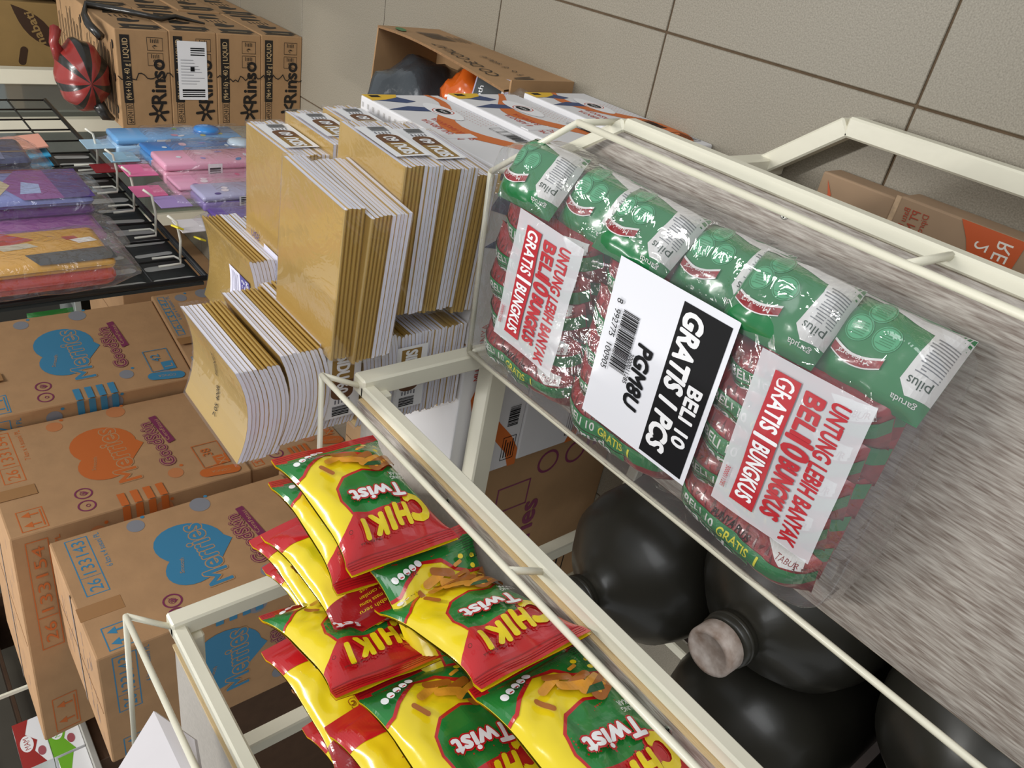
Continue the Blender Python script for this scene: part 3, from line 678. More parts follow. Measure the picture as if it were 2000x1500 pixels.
def blob(name, c, r, label, cat, M, seed, sc_=(1, 1, 1), group=None):
    def fn(a, b):
        t_ = 2 * math.pi * a; q = math.pi * b; d = Vector((math.sin(q) * math.cos(t_), math.sin(q) * math.sin(t_), math.cos(q)))
        k = r * (1 + .22 * noise.noise(d * 2 + Vector((seed, 0, 0))) + .06 * noise.noise(d * 7 + Vector((0, seed, 0))))
        return Vector(c) + Vector((d.x * k * sc_[0], d.y * k * sc_[1], d.z * k * sc_[2]))
    o = MB().grid(fn, 36, 20).build(name, M, None, True); return tag(o, label, cat, group)
SMOKE = mat('smoky_plastic_bag', '#3d4246', .22, coat=.6, bump=.9, bscale=28, var=.25, scale=8)
blob('plastic_bag', (-.45, 1.60, .13), .115, 'shiny smoky plastic bag bulging from the open carton', 'bag', SMOKE, 3.1, (1.05, 1.0, 1.1))
blob('orange_packet', (-.37, 1.42, .125), .07, 'glossy orange packet inside the open carton', 'packet', mat('orange_plastic', '#d2601b', .2, coat=.5, bump=.5, bscale=25), 8.2, (1, .9, .9))
for i, (y, x, label) in enumerate(((1.36, -.40, 'grey photo-printed packet in the open carton, left one'), (1.29, -.345, 'grey photo-printed packet in the open carton, right one'))):
    q = MB().box((-.055, -.05, -.008), (.055, .05, .008)).build('printed_packet', mat('lilac_plastic', '#bab5cc', .3, coat=.4), None, False, .004)
    tag(q, label, 'packet', 'printed packets in the open carton'); q.location = (x, y, .165); q.rotation_euler = (.5, .35, .2)
    p = Print(lambda u, v, l: Vector((u - .05, .045 - v, .0085 + l))); p.rect(ink('#3c3f40', .3), 0, 0, .1, .06); p.rect(WHITE, 0, .06, .1, .066); p.ell(ink('#8a7460'), .04, .035, .018, .012); p.text(WHITE, 'Smooth', .05, .013, .011, .06); p.done(q, 'print')
blob('clear_bag', (-.36, 1.23, .15), .06, 'crumpled clear plastic bag at the near end of the open carton', 'bag', film('crumpled_clear', .18, .08, 35, 1.0), 5.5, (1, 1, .9))

# ------------------------------------------------------------------ flattened refill carton under the lower shelf
c = corners(-.62, -.255, .312, .605, .002, .055)
o = carton('refill_carton', corners(-.57, -.253, -.1, .475, .002, .055), 'brown refill carton with orange triangle lying under the lower shelf', mat('greyed_kraft', '#a08468', .85, var=.08, scale=10), 'carton', None, .003, False)
p = Print(quadfn((-.62, -.1, .055), (-.62, .475, .055), (-.253, .475, .055), (-.253, -.1, .055)), lift=.0006)
# local print frame here: x runs +Y, y runs +X ; text must read along -X
def rt(M, s, y, x, h, w, bold=.012): p.text(M, s, y, x, h, w, ang=-math.pi / 2, bold=bold)
OR2 = ink('#c4572a')
yb = lambda Y: Y + .1
xb = lambda X: X + .62
p.done(o)
p = Print(lambda x, y, l: Vector((-.253 - x, .475 - y, .0556 + l)))      # x reads -X, y down is -Y ... upright reading toward the shelf
p.poly(OR2, [(.0, .095), (.0, .17), (.14, .165)]); p.poly(OR2, [(.0, .09), (.11, .17), (.0, .178)])
p.text(ink('#e9e0d2'), '2 liter', .05, .128, .018, .06, bold=0); p.text(ink('#e9e0d2'), 'REFILL', .045, .155, .02, .07, bold=.005)
p.text(ink('#a8432b'), 'PT MULTIMAS', .055, .03, .013, .085); p.text(ink('#a8432b'), 'Diproduksi oleh:', .05, .044, .009, .075, bold=0); p.text(ink('#a8432b'), 'Batu Bara 21258', .05, .016, .009, .075, bold=0)
p.done(o, 'printed_lettering')
o2 = carton('refill_carton_flap', corners(-.62, -.26, .482, .605, .002, .05), 'brown carton flap piece lying beside the refill carton under the shelf', mat('greyed_kraft', ''), 'carton', None, .003, False)
p = Print(lambda x, y, l: Vector((-.26 - x, .605 - y, .0506 + l))); p.poly(OR2, [(.01, .012), (.03, .02), (.05, .012), (.03, .026)]); p.poly(OR2, [(.03, .026), (.06, .01), (.055, .022)]); p.done(o2, 'print')
for q in (.478,): MB().beam((-.62, q, .05), (-.255, q, .052), .008, .003).build('corrugated_edge', mat('pale_corrugation', '#c3a584', .9, var=.2, scale=80), o2)

# ------------------------------------------------------------------ water gallons in the dark under the rack
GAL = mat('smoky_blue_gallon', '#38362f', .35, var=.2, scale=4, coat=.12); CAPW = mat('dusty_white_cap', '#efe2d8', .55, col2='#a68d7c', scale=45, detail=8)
prof = [(.10, .0), (.128, .012), (.133, .05), (.128, .1), (.133, .13), (.133, .24), (.128, .27), (.133, .3), (.132, .33), (.122, .365), (.095, .398), (.055, .425), (.036, .44), (.03, .452), (.03, .47), (.036, .472), (.036, .478), (.029, .48), (.028, .5)]
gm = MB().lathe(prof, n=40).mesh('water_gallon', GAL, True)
gcap = MB().lathe([(.031, .49), (.0325, .492), (.0325, .515), (.030, .5185), (.026, .519), (.025, .518)], n=32).mesh('cap', CAPW, True)
ring = MB().lathe([(.031, .462), (.035, .464), (.035, .486), (.031, .488)], n=28).mesh('neck_ring', GAL, True)
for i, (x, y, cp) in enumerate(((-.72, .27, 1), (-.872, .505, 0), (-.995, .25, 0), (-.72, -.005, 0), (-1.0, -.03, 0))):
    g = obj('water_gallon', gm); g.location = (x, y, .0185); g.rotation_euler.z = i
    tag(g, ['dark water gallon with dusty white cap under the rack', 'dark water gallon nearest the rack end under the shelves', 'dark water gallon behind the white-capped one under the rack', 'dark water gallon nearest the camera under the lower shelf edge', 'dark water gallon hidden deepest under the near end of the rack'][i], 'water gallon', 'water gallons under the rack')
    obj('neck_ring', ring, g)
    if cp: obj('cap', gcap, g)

# ------------------------------------------------------------------ chip bags
YEL, RD, GR = (mat(n, c, .2, coat=.8, bump=.14, bscale=38, spec=.6) for n, c in (('yellow_foil', '#ecd21c'), ('red_foil', '#c01d22'), ('green_foil', '#1f7a32')))
DRED = mat('dark_red_foil', '#9a1a1d', .2, coat=.8, bump=.14, bscale=38)
GLW = mat('white_foil_print', '#f0efee', .25, coat=.6); SNK = mat('snack_orange', '#d8932b', .3, coat=.5, var=.2, scale=60); SNKD = mat('snack_brown', '#a45f1d', .3, coat=.5); GD = mat('dark_green_foil', '#14542a', .25, coat=.6); TXB = ink('#1b2a1c', .3)
BW, BH = .142, .205
def bagfn(seed, side=1, bulge=.02):
    def fn(x, y, l):
        a = min(max(x / BW, 0), 1); b = min(max(y / BH, 0), 1)
        e = max(0, 1 - abs(2 * a - 1) ** 3.2) ** .62; k = min(1, max(0, (min(b, 1 - b) - .065) / .3)); k = (k * (2 - k)) ** .8
        z = bulge * e * k + .0012
        v = Vector((x * 9, y * 9, seed * 7.3 + side)); z += (.006 * noise.noise(v * 2.2) + .0035 * noise.noise(v * 5)) * k * e + .0008 * math.sin(x * 70 + 3 * noise.noise(v)) * (1 - k)
        pinch = .006 * (1 - k) * 0 + .010 * k * (abs(2 * a - 1) ** 2)
        xx = x - BW / 2; xx -= pinch * (1 if xx > 0 else -1)
        return Vector((side * xx, BH / 2 - y, side * (z + l)))
    return fn
def make_bag(seed, front=True):
    mb = MB(); F = bagfn(seed); B = bagfn(seed + 3, -1, .014)
    mb.grid(lambda a, b: F(a * BW, b * BH, 0), 44, 60, flip=True); mb.grid(lambda a, b: B(a * BW, b * BH, .0), 44, 60, flip=True)
    root = obj('chip_bag', mb.mesh('chip_bag', YEL, True))
    p = Print(F, cut=(BW / 44, BH / 60), lift=.0006, step=.00004)
    nz = 30
    zig = [(BW * i / nz, 0) for i in range(nz + 1)]
    # green field
    rim = [(0, .05), (.1, .05), (.112, .066), (.115, .09), (.108, .112), (.09, .128), (.062, .131), (.036, .123), (.02, .133), (0, .137)]
    gl = [(0, .05), (.097, .05), (.109, .068), (.1115, .09), (.105, .11), (.0885, .1245), (.062, .1275), (.036, .1195), (.02, .129), (0, .133)]
    p.poly(RD, rim); p.poly(GR, gl)
    # red crown
    p.poly(RD, zig[::1] + [(BW, .045), (.132, .05), (.118, .06), (.108, .068), (.09, .064), (.06, .062), (.03, .06), (0, .066)])
    for i in range(4): p.rect(DRED, .002, .005 + .0032 * i, BW - .002, .006 + .0032 * i, up=14)
    # lower green with red rim
    p.poly(RD, [(0, .145), (.03, .148), (.05, .157), (.062, .172), (.085, .178), (.115, .163), (.13, .152), (BW, .15), (BW, .2), (0, .2)])
    p.poly(GR, [(0, .149), (.03, .152), (.047, .161), (.06, .177), (.087, .182), (.117, .167), (.131, .156), (BW, .154), (BW, .195), (0, .195)])
    p.rect(RD, 0, .193, BW, BH); 
    for i in range(3): p.rect(DRED, .002, .196 + .003 * i, BW - .002, .197 + .003 * i, up=14)
    # lettering
    letters = 'CHIKI'
    xs = (.027, .053, .0705, .088, .107); hs = (.036, .026, .026, .025, .024); ys = (.05, .046, .044, .042, .040)
    for M, bo in ((RD, .12), (YEL, .055)):
        for ch, x, h, y in zip(letters, xs, hs, ys): p.text(M, ch, x, y, h, None if ch == 'I' else (.0155 if ch != 'C' else .025), ang=.1, bold=bo)
    for M, bo in ((RD, .11), (GLW, .04)): p.text(M, 'Twist', .066, .083, .020, .068, ang=.12, bold=bo)
    p.text(GLW, 'JAGUNG', .024, .098, .006, .028, ang=.1); p.text(GLW, 'BAKAR', .024, .106, .006, .024, ang=.1)
    # snack picture
    for q in ((.03, .142, .058, .135, .005, SNK), (.04, .15, .063, .147, .005, SNKD), (.055, .14, .075, .15, .0055, SNK), (.075, .16, .095, .155, .005, SNK), (.06, .157, .08, .166, .005, SNKD), (.02, .135, .035, .128, .0045, SNK), (.1, .135, .108, .15, .003, SNKD)): p.cap(q[5], *q[:5])
    p.cap(SNKD, .008, .14, .045, .126, .009); 
    for i in range(6): p.ell(SNK, .012 + .006 * i, .1385 - .0023 * i, .0024)
    p.poly(GD, [(.035, .126), (.06, .13), (.05, .135), (.03, .134)]); 
    for x, y in ((.018, .166), (.036, .17), (.025, .155)): p.ell(YEL, x, y, .0042, .003)
    p.cap(SNK, .04, .165, .05, .163, .0022)
    # nutrition marks
    for i in range(5): p.ell(GLW, .092 + .0092 * i, .181 - .002 * i, .0041); p.rect(RD if 0 < i < 4 else GLW, .09 + .0092 * i, .1785 - .002 * i, .094 + .0092 * i, .18 - .002 * i)
    p.text(TXB, '22.5g', .107, .172, .0045, .014); p.frame(TXB, .008, .163, .024, .174, .0007); p.text(TXB, 'HALAL', .016, .167, .004, .013); p.lines(TXB, .008, .177, .03, 5, .003, .0008)
    p.text(TXB, 'Penuh Popo Kukuk', .108, .024, .0028, .028); p.ring(TXB, .128, .042, .0025, .0005)
    p.done(root, 'printed_front')
    p = Print(B, cut=(BW / 44, BH / 60), lift=.0006, step=.00004)
    p.rect(DRED, 0, 0, BW, .05); p.poly(RD, [(0, .155), (BW * .5, .148), (BW, .16), (BW, BH), (0, BH)]); p.poly(GR, [(0, .07), (.03, .08), (.035, .12), (0, .14)])
    for i in range(4): p.text(YEL, ['Film aja lebih seru', 'Twist-nya, masa kamu', 'temukan camilan', 'Chiki Twist'][i], BW / 2, .02 + .007 * i, .0042, .07 - .008 * i)
    p.rect(RD, .04, .052, .09, .062); p.text(GLW, 'DIBUAT', .065, .057, .006, .04); 
    for M, bo in ((SNKD, .1), (YEL, .03)): p.text(M, 'JAGUNG', .065, .072, .012, .055, bold=bo)
    p.lines(SNKD, .05, .1, .1, 8, .005, .0015); p.done(root, 'printed_back')
    # clear inner fin and serrated top edge are part of the foil
    return root
protos = [make_bag(1.0), make_bag(2.3)]
# (label, centre, reading-right dir, up dir, proto, scale)
def place_bag(o, c, right, up, sc_=1.0):
    r = Vector(right).normalized(); u = Vector(up); u = (u - r * u.dot(r)).normalized(); n = r.cross(u)
    M = Matrix((r, u, n)).transposed().to_4x4()
    M = M @ Matrix.Diagonal((sc_, sc_, sc_, 1)); M.translation = c
    o.matrix_world = M
zb = zB + .002
hw = BW / 2
U = (0, 0, 1); D = (0, 0, -1)
bags = [
 ('chip bag standing at the back right, its front with large yellow lettering fully visible', (-.625, .613, zb + hw + .034), (.06, 0, 1), (-.06, -1, 0), 0),
 ('chip bag tucked under the top seal of the rearmost one, green lower part showing', (-.708, .457, zb + hw), U, (-.62, -.78, .0), 1),
 ('second chip bag in the rear bundle, just behind the front one', (-.672, .625, zb + hw + .036), (.1, .05, 1), (-.02, -1, 0), 1),
 ('third chip bag in the rear bundle, yellow back outward', (-.705, .60, zb + hw + .052), (.14, .02, -1), (.03, -1, -.05), 0),
 ('fourth chip bag in the rear bundle, red corner pointing at the cartons', (-.742, .635, zb + hw + .055), (.2, 0, -1), (.02, -1, .05), 1),
 ('outermost chip bag of the rear bundle next to the shelf post', (-.79, .63, zb + hw + .04), (.28, 0, -1), (0, -1, .05), 0),
 ('chip bag in the front row nearest the guard rail, large yellow lettering', (-.656, .412, zb + hw + .004), (.02, .02, 1), (.38, -.92, 0), 0),
 ('chip bag below the guard-rail one, green part with nutrition marks and corn', (-.648, .238, zb + hw + .0), (.04, .0, 1), (0, -1, 0), 1),
 ('chip bag in the middle of the front row, crumpled yellow lettering', (-.737, .52, zb + hw + .092), (.1, .05, 1), (.35, -.93, 0), 1),
 ('chip bag under the crumpled middle one, green part facing out', (-.722, .335, zb + hw + .068), (.1, .0, 1), (-.02, -1, .0), 0),
 ('chip bag in the front bundle with red back panel and yellow small print', (-.80, .50, zb + hw + .095), (.12, 0, -1), (0, -1, .06), 1),
 ('chip bag leaning behind in the front bundle, red and yellow side', (-.775, .36, zb + hw + .085), (.15, 0, -1), (.05, -1, .03), 0),
 ('chip bag at the lower edge of the front bundle, back panel outward', (-.84, .41, zb + hw + .085), (.2, .0, -1), (.0, -1, .05), 1)]
used = [0, 0]
for label, c, r, u, k in bags:
    o = protos[k] if not used[k] else copy_tree(protos[k]); used[k] = 1
    tag(o, label, 'chip bag', 'chip bags on the middle shelf'); place_bag(o, c, r, u)

# ------------------------------------------------------------------ peanut snack bundle
PK = thing('snack_bundle', 'big clear-wrapped bundle of red and green snack sachets on the lower shelf', 'snack bundle', (0, 0, zC + .004))
PG = mat('sachet_green', '#1d7440', .25, coat=.6, bump=.12, bscale=60, spec=.6); PRD = mat('sachet_red', '#8b2026', .3, coat=.5, var=.25, scale=70, bump=.25, bscale=70); PWH = mat('sachet_white', '#d8d5d3', .3, coat=.5); PGL = mat('sachet_mint', '#4aa071', .3, coat=.5); PYL = mat('sachet_yellow', '#d9d03c', .3, coat=.4); PDR = mat('sachet_dark_red', '#5a1518', .35, coat=.4)
def pillow(Lx, Wy, H, seed, kk=2.6):
    def fn(x, y, l):
        a = min(max(x / Lx, 0), 1) * 2 - 1; b = min(max(y / Wy, 0), 1) * 2 - 1
        ea = max(0, 1 - abs(a) ** 5) ** .7; eb = max(0, 1 - abs(b) ** kk) ** .6
        v = Vector((x * 14 + seed, y * 14, seed * 3)); z = H * ea * eb + (.006 * noise.noise(v * 1.7) + .0025 * noise.noise(v * 4.5)) * ea
        return Vector((x - Lx / 2, Wy / 2 - y, z + l))
    return fn
def pillow_obj(name, Lx, Wy, H, seed, M, kk=2.6):
    F = pillow(Lx, Wy, H, seed, kk); mb = MB(); mb.grid(lambda a, b: F(a * Lx, b * Wy, 0), 30, 16, flip=True)
    mb.grid(lambda a, b: Vector((F(a * Lx, b * Wy, 0).x, F(a * Lx, b * Wy, 0).y, -.4 * F(a * Lx, b * Wy, 0).z)), 16, 8)
    return obj(name, mb.mesh(name, M, True)), F
# row sachets (local x -> world -Y, local y -> world +X)
RL, RW = .178, .062
def row_sachet(seed):
    o, F = pillow_obj('sachet', RL, RW, .034, seed, PRD); p = Print(F, cut=(RL / 30, RW / 16), lift=.0005, step=.00004)
    for i in range(22): p.poly(PDR, [(.01 + .0075 * i, .004 + .005 * (i % 2)), (.015 + .0075 * i, .008 + .004 * (i % 3)), (.011 + .0075 * i, .013)])
    p.poly(PWH, [(.125, .003), (RL - .012, .002), (RL - .008, .012), (.15, .014)]); p.text(PRD, 'TABUR', .153, .008, .0045, .024); p.text(BLACK, 'PUNYA PLUS', .085, .0115, .006, .05, bold=.02)
    p.rect(PG, 0, .015, RL, .034); p.text(PWH, 'BELI 10', .045, .0235, .0115, .046, bold=.015); p.text(PYL, 'GRATIS', .096, .0235, .0115, .042, bold=.015); p.text(PYL, '1', .128, .0235, .0125, None, bold=.03)
    p.rect(PG, .0, .034, .12, .044)
    for M, bo in ((PG, .05), (PWH, .02)): p.text(M, 'garuda', .062, .0395, .0155, .078, bold=bo); p.done(o, 'printed_stripe')
    return o
def end_sachet(seed):
    Lx, Wy = .118, .098
    o, F0 = pillow_obj('sachet', Lx, Wy, .03, seed, PG, 3.2); p = Print(F0, cut=(Lx / 30, Wy / 16), lift=.0005, step=.00004)
    p.poly(PWH, [(0, Wy), (.03, Wy), (.026, .07), (.031, .03), (.02, .018), (0, .022)]); p.poly(PWH, [(.0, Wy), (Lx, Wy), (Lx, .094), (.07, .088), (.03, .08), (0, .08)])
    p.lines(ink('#77787c', .3), .003, .042, .024, 12, .0032, .0012); p.text(ink('#1c3a2a', .3), 'pilus', .015, .032, .0095, .021, bold=.01); p.text(PWH, 'garuda', .019, .012, .006, .024)
    for x, y, r in ((.06, .056, .0125), (.09, .056, .0125), (.08, .08, .0115)): p.ell(PGL, x, y, r + .0014, up=6); p.ell(PG, x, y, r + .0006, up=8); p.ell(PGL, x, y, r - .0006, up=10); p.lines(PG, x - .008, y - .007, x + .009, 6, .0026, .0006)
    pts = [(.05 + .0055 * i, .028 - .008 * math.sin(math.pi * i / 10)) for i in range(11)]
    p.poly(PWH, [(a, b - .0012) for a, b in pts] + [(a, b + .0105) for a, b in reversed(pts)]); p.poly(PRD, pts + [(a, b + .008) for a, b in reversed(pts)]); p.text(PWH, 'Musalera', .078, .0275, .0062, .036, bold=.008); p.done(o, 'printed_front')
    return o
PX0, PX1, PY0, PY1, PZ0, PZ1 = -.555, -.246, .187, .765, zC + .006, zC + .094
rp = [row_sachet(1.7), row_sachet(4.9), row_sachet(7.7)]; ep = [end_sachet(2.2), end_sachet(6.1)]
us = {}
def place_s(o, c, xd, yd, sc_=1):
    if id(o) in us: o = copy_tree(o)
    else: us[id(o)] = 1
    o.parent = PK
    x = Vector(xd).normalized(); y = Vector(yd); y = (y - x * y.dot(x)).normalized(); z = x.cross(y); M = Matrix((x, y, z)).transposed().to_4x4() @ Matrix.Diagonal((sc_, sc_, sc_, 1)); M.translation = Vector(c) - Vector((0, 0, zC + .004))
    o.matrix_local = M
    return o
rr = random.Random(4)
for ci in range(3):
    yc = PY1 - .098 - ci * .188
    for ri in range(5):
        xc = PX0 + .034 + ri * .0445; tilt = .42 + rr.uniform(-.08, .08)
        place_s(rp[(ci + ri) % 3], (xc + rr.uniform(-.004, .004), yc + rr.uniform(-.006, .006), zC + .062 + rr.uniform(-.003, .003)), (rr.uniform(-.05, .05), -1, rr.uniform(-.03, .03)), (1, 0, tilt))
        place_s(rp[(ci + ri + 1) % 3], (xc, yc + rr.uniform(-.004, .004), zC + .03), (0, -1, 0), (1, 0, 0))
for i in range(6):
    yc = PY1 - .057 - i * .0935; lo = i % 2
    place_s(ep[i % 2], (-.280 - (.006 if lo else 0), yc - (.006 if lo else 0), zC + (.046 if lo else .066)), (rr.uniform(-.06, .06), 1, rr.uniform(-.05, .05)), (-.8, 0, .62 + rr.uniform(-.08, .08)), .92)
# stickers: frame x reads -X, y down is +Y
zt = zC + .1045
def flat(cx, cy, w, h, rot, wav=.0012):
    c_, s_ = math.cos(rot), math.sin(rot)
    def fn(x, y, l):
        a = x - w / 2; b = y - h / 2; u = a * c_ - b * s_; v = a * s_ + b * c_
        X = cx - u; Y = cy + v
        return Vector((X, Y, zt - (zC + .004) + l + wav * math.sin(X * 60) * math.sin(Y * 45 + 1)))
    return fn
SHEET = sheet('milky_plastic_sheet', '#e6e6ea', .62); RTX = ink('#b3202b', .35)
for j, (cx, cy, rot) in enumerate(((-.404, .641, .05), (-.4, .262, -.03))):
    F_ = flat(cx, cy, .18, .12, rot); F = lambda x, y, l, F_=F_: F_(x * .18 / .245, y * .12 / .112, l); mb = MB().grid(lambda a, b: F(a * .245, b * .112, 0), 16, 8); st = mb.build('promo_sheet', SHEET, PK, True)
    p = Print(F, cut=.02, lift=.0004, step=.00003); p.text(RTX, 'UNTUNG LEBIH BANYAK', .128, .026, .0165, .22, bold=.035); p.text(RTX, 'BELI', .055, .05, .019, .062, bold=.05); p.text(RTX, '10', .103, .049, .026, .028, bold=.05); p.text(RTX, 'BUNGKUS', .17, .05, .019, .092, bold=.05)
    p.rect(RTX, .018, .066, .226, .093); p.text(WHITE, 'GRATIS', .062, .0795, .018, .078, bold=.03); p.text(WHITE, '1', .113, .0785, .024, None, bold=.04); p.text(WHITE, 'BUNGKUS', .17, .0795, .018, .092, bold=.03); p.text(RTX, '3000011285', .2, .104, .005, .035, bold=0); p.done(st, 'red_lettering')
w, h = .262, .158
F_ = flat(-.402, .437, .204, .166, .0, 0)
F = lambda x, y, l: F_(x * .204 / w, y * .166 / h, l); LAB = mat('white_label_paper', '#e4e4ea', .35, coat=.3)
lb = MB().grid(lambda a, b: F(a * w, b * h, .0012), 16, 10).build('product_label', LAB, PK, True)
p = Print(F, lift=.0016, step=.00003)
p.rect(BLACK, .012, .006, w - .006, .066); p.text(WHITE, 'BELI 10', .165, .022, .017, .095, bold=.045); p.text(WHITE, 'GRATIS 1 PCS', .13, .048, .024, .215, bold=.05, slant=.15)
p.text(BLACK, 'PGM8U', .155, .094, .02, .1, bold=.045, slant=.12); p.text(BLACK, '3000011285', .15, .109, .006, .05, bold=.01); p.bars(BLACK, .07, .112, .165, .135, 40); p.text(BLACK, '8  992775  100905', .115, .142, .0085, .115, bold=0); p.done(lb, 'label_print')
# clear wrap
WR = film('bundle_wrap', .09, .035, 18, .65, rough=.05)
def wrapfn(u, v):
    t_ = 2 * math.pi * u; q = math.pi * (v - .5)
    e = .22
    sg = lambda a: math.copysign(abs(a) ** e, a)
    d = Vector((sg(math.cos(q)) * sg(math.cos(t_)), sg(math.cos(q)) * sg(math.sin(t_)), sg(math.sin(q))))
    hx, hy, hz_ = (PX1 - PX0) / 2 + .008, (PY1 - PY0) / 2 + .018, .0475
    n1 = noise.noise(Vector((d.x * 3, d.y * 5, d.z * 3))) + .5 * noise.noise(Vector((d.x * 9, d.y * 14, d.z * 8)))
    k = 1 + .018 * n1
    return Vector(((PX0 + PX1) / 2 + d.x * hx * k, (PY0 + PY1) / 2 + d.y * hy * k, .05 + d.z * hz_ * (1 + .02 * n1)))
MB().grid(wrapfn, 110, 60).build('clear_wrap', WR, PK, True)

# ------------------------------------------------------------------ wire grid with hooks and pencil cases
BLK = mat('black_wire', '#1b1c1c', .4); PANEL = mat('black_printed_panel', '#1d2220', .5); FEA = mat('pale_print', '#a5a5a0', .5)
GX = -.755
gr = thing('wire_grid', 'black wire display grid with backing board and white hooks', 'display grid')
for i in range(14): y = 1.50 + i * .105; MB().tube([(GX, y, .685), (GX, y, 1.5)], .0028, 6).build('wire', BLK, gr, True)
for i in range(9): z = .69 + i * .1; MB().tube([(GX, 1.495, z), (GX, 2.87, z)], .0028, 6).build('wire', BLK, gr, True)
MB().tube([(GX, 1.50, .685), (GX, 1.50, 1.5)], .006, 8).build('frame_wire', BLK, gr, True); MB().tube([(GX, 1.50, .685), (GX, 2.87, .685)], .006, 8).build('frame_wire', BLK, gr, True)
bb = MB().box((GX - .02, 1.51, .688), (GX - .014, 2.38, 1.5)).build('backing_board', PANEL, gr)
p = Print(lambda x, y, l: Vector((GX - .014 + l, 1.48 + x, 1.5 - y)))
for k, z in enumerate((.735, .835)):
    for i in range(13):
        y = .05 + i * .068; a = .5 * math.sin(i * .9)
        p.cap(FEA, y, 1.5 - z - .035, y + .01 * a, 1.5 - z + .028, .012 + .004 * math.cos(i * 1.7))
p.done(bb, 'pale_print')
HK = mat('white_hook', '#e4e0d2', .35)
hooks = (2.2, 2.03, 1.9, 1.745, 1.588)
hk = None
for i, y in enumerate(hooks):
    q = MB().tube([(GX + .005, y - .02, .76), (GX + .006, y - .02, .715), (GX + .006, y, .708), (GX + .006, y + .02, .715), (GX + .006, y + .02, .76)], .0026, 7)
    q.tube([(GX + .006, y, .709), (GX + .05, y, .706), (GX + .092, y, .712), (GX + .105, y + .004, .728)], .0028, 7)
    q.build('hook', HK, gr, True)
CB = film('case_bag_film', .1, .02, 30, .8)
def pencil_case(label, y, x, z_top, L, Wd, th, cols, hang=.09, header='#7fa9c8', seed=0, twist=0, group='pencil cases hanging on the grid hooks'):
    "box case hanging: length down (z), width along Y, thickness along X"
    o = thing('pencil_case', label, 'pencil case', (x, y, z_top - hang - L), group)
    M1 = mat('case_' + cols[0].lstrip('#'), cols[0], .3, coat=.5); M2 = mat('case_' + cols[1].lstrip('#'), cols[1], .3, coat=.5)
    MB().box((-th / 2, -Wd / 2, 0), (th * .1, Wd / 2, L)).build('case_base', M1, o, True, .006, 2); MB().box((th * .12, -Wd / 2, 0), (th / 2, Wd / 2, L)).build('case_lid', M2, o, True, .006, 2)
    fn = lambda u, v, l: Vector((th / 2 + l, -Wd / 2 + u, L - v)); p = Print(fn, cut=None)
    rr_ = random.Random(seed)
    for i in range(9): p.ell(mat('deco_%d' % (i % 4 + 4 * (seed % 3)), ('#e7e3ea', '#cf8aa8', '#7fb05a', '#d8c25a', '#3f7fc0', '#dfe6ee', '#9a86c8', '#e8b7c6', '#5a4a8a', '#d65b86', '#f0e0e8', '#a0c47a')[(i % 4 + 4 * (seed % 3))], .35), Wd * rr_.uniform(.15, .85), L * rr_.uniform(.12, .9), rr_.uniform(.004, .013), rr_.uniform(.004, .01), rr_.random() * 3)
    if th > .02: MB().lathe([(.034, 0), (.036, .006), (.03, .012), (.012, .016)], (th / 2, 0, L * .25), 18, axis=(1, 0, 0)).build('raised_badge', mat('badge_' + cols[2].lstrip('#'), cols[2], .25, coat=.6), o, True)
    p.done(o, 'printed_pattern')
    p = Print(lambda u, v, l: Vector((-th / 2 + u, -Wd / 2 - l, L - v)))
    p.rect(WHITE, .004, L * .3, th - .004, L * .3 + .035); p.bars(BLACK, .006, L * .3 + .004, th - .006, L * .3 + .031, 8); p.ell(ink('#3b3f8c'), th / 2, L * .75, .008); p.done(o, 'barcode_sticker')
    hd = mat('header_' + header.lstrip('#'), header, .4)
    MB().box((-.006, -Wd * .38, L + hang - .05), (-.003, Wd * .38, L + hang + .018)).build('header_card', hd, o, False, .001)
    mb = MB()
    def bagw(u, v):
        t_ = 2 * math.pi * u; k = 1 if v < .72 else 1 - .55 * (v - .72) / .28; a = math.cos(t_); b = math.sin(t_); e = .45
        w_ = Vector((math.copysign(abs(a) ** e, a) * (th / 2 + .009) * (k if v < .72 else k * .5), math.copysign(abs(b) ** e, b) * (Wd / 2 + .009) * k, -.02 + v * (L + hang)))
        return w_ + Vector((.004 * noise.noise(w_ * 25), .004 * noise.noise(w_ * 25 + Vector((5, 0, 0))), 0))
    mb.grid(bagw, 24, 16); mb.build('clear_bag', CB, o, True); o.rotation_euler.z = twist
    return o
pencil_case('light blue boxed pencil case with raised blue badge, farthest on the hooks', 2.2, GX + .07, .72, .33, .1, .045, ('#9cc0dd', '#6aa4d8', '#2f86d2'), seed=0, hang=.05, header='#a9c9dd')
pencil_case('bright blue boxed pencil case below the light blue one', 2.06, GX + .08, .70, .33, .095, .036, ('#3a8fd0', '#2f78bf', '#b5c4d0'), seed=1, hang=.07, header='#93b9cf')
pencil_case('red cased pencil box half hidden behind the blue ones', 2.13, GX + .03, .72, .2, .085, .018, ('#8e2730', '#7d2029', '#b93a45'), seed=2, hang=.06, header='#a0242c')
pencil_case('pink boxed pencil case with raised pink badge in the middle of the hooks', 1.93, GX + .09, .70, .34, .105, .05, ('#d79bb0', '#e09fb8', '#e67fa6'), seed=1, hang=.06, header='#e070a0')
pencil_case('second pink pencil case below the badge-topped pink one', 1.83, GX + .075, .71, .31, .09, .03, ('#c98aa6', '#d597b2', '#d77fa2'), seed=2, hang=.07, header='#df6c9b')
pencil_case('lilac pencil case with white flower pattern under the pink ones', 1.73, GX + .085, .69, .27, .09, .036, ('#8d79b5', '#a7a3c4', '#cfcfe2'), seed=2, hang=.07, header='#a58cc6')
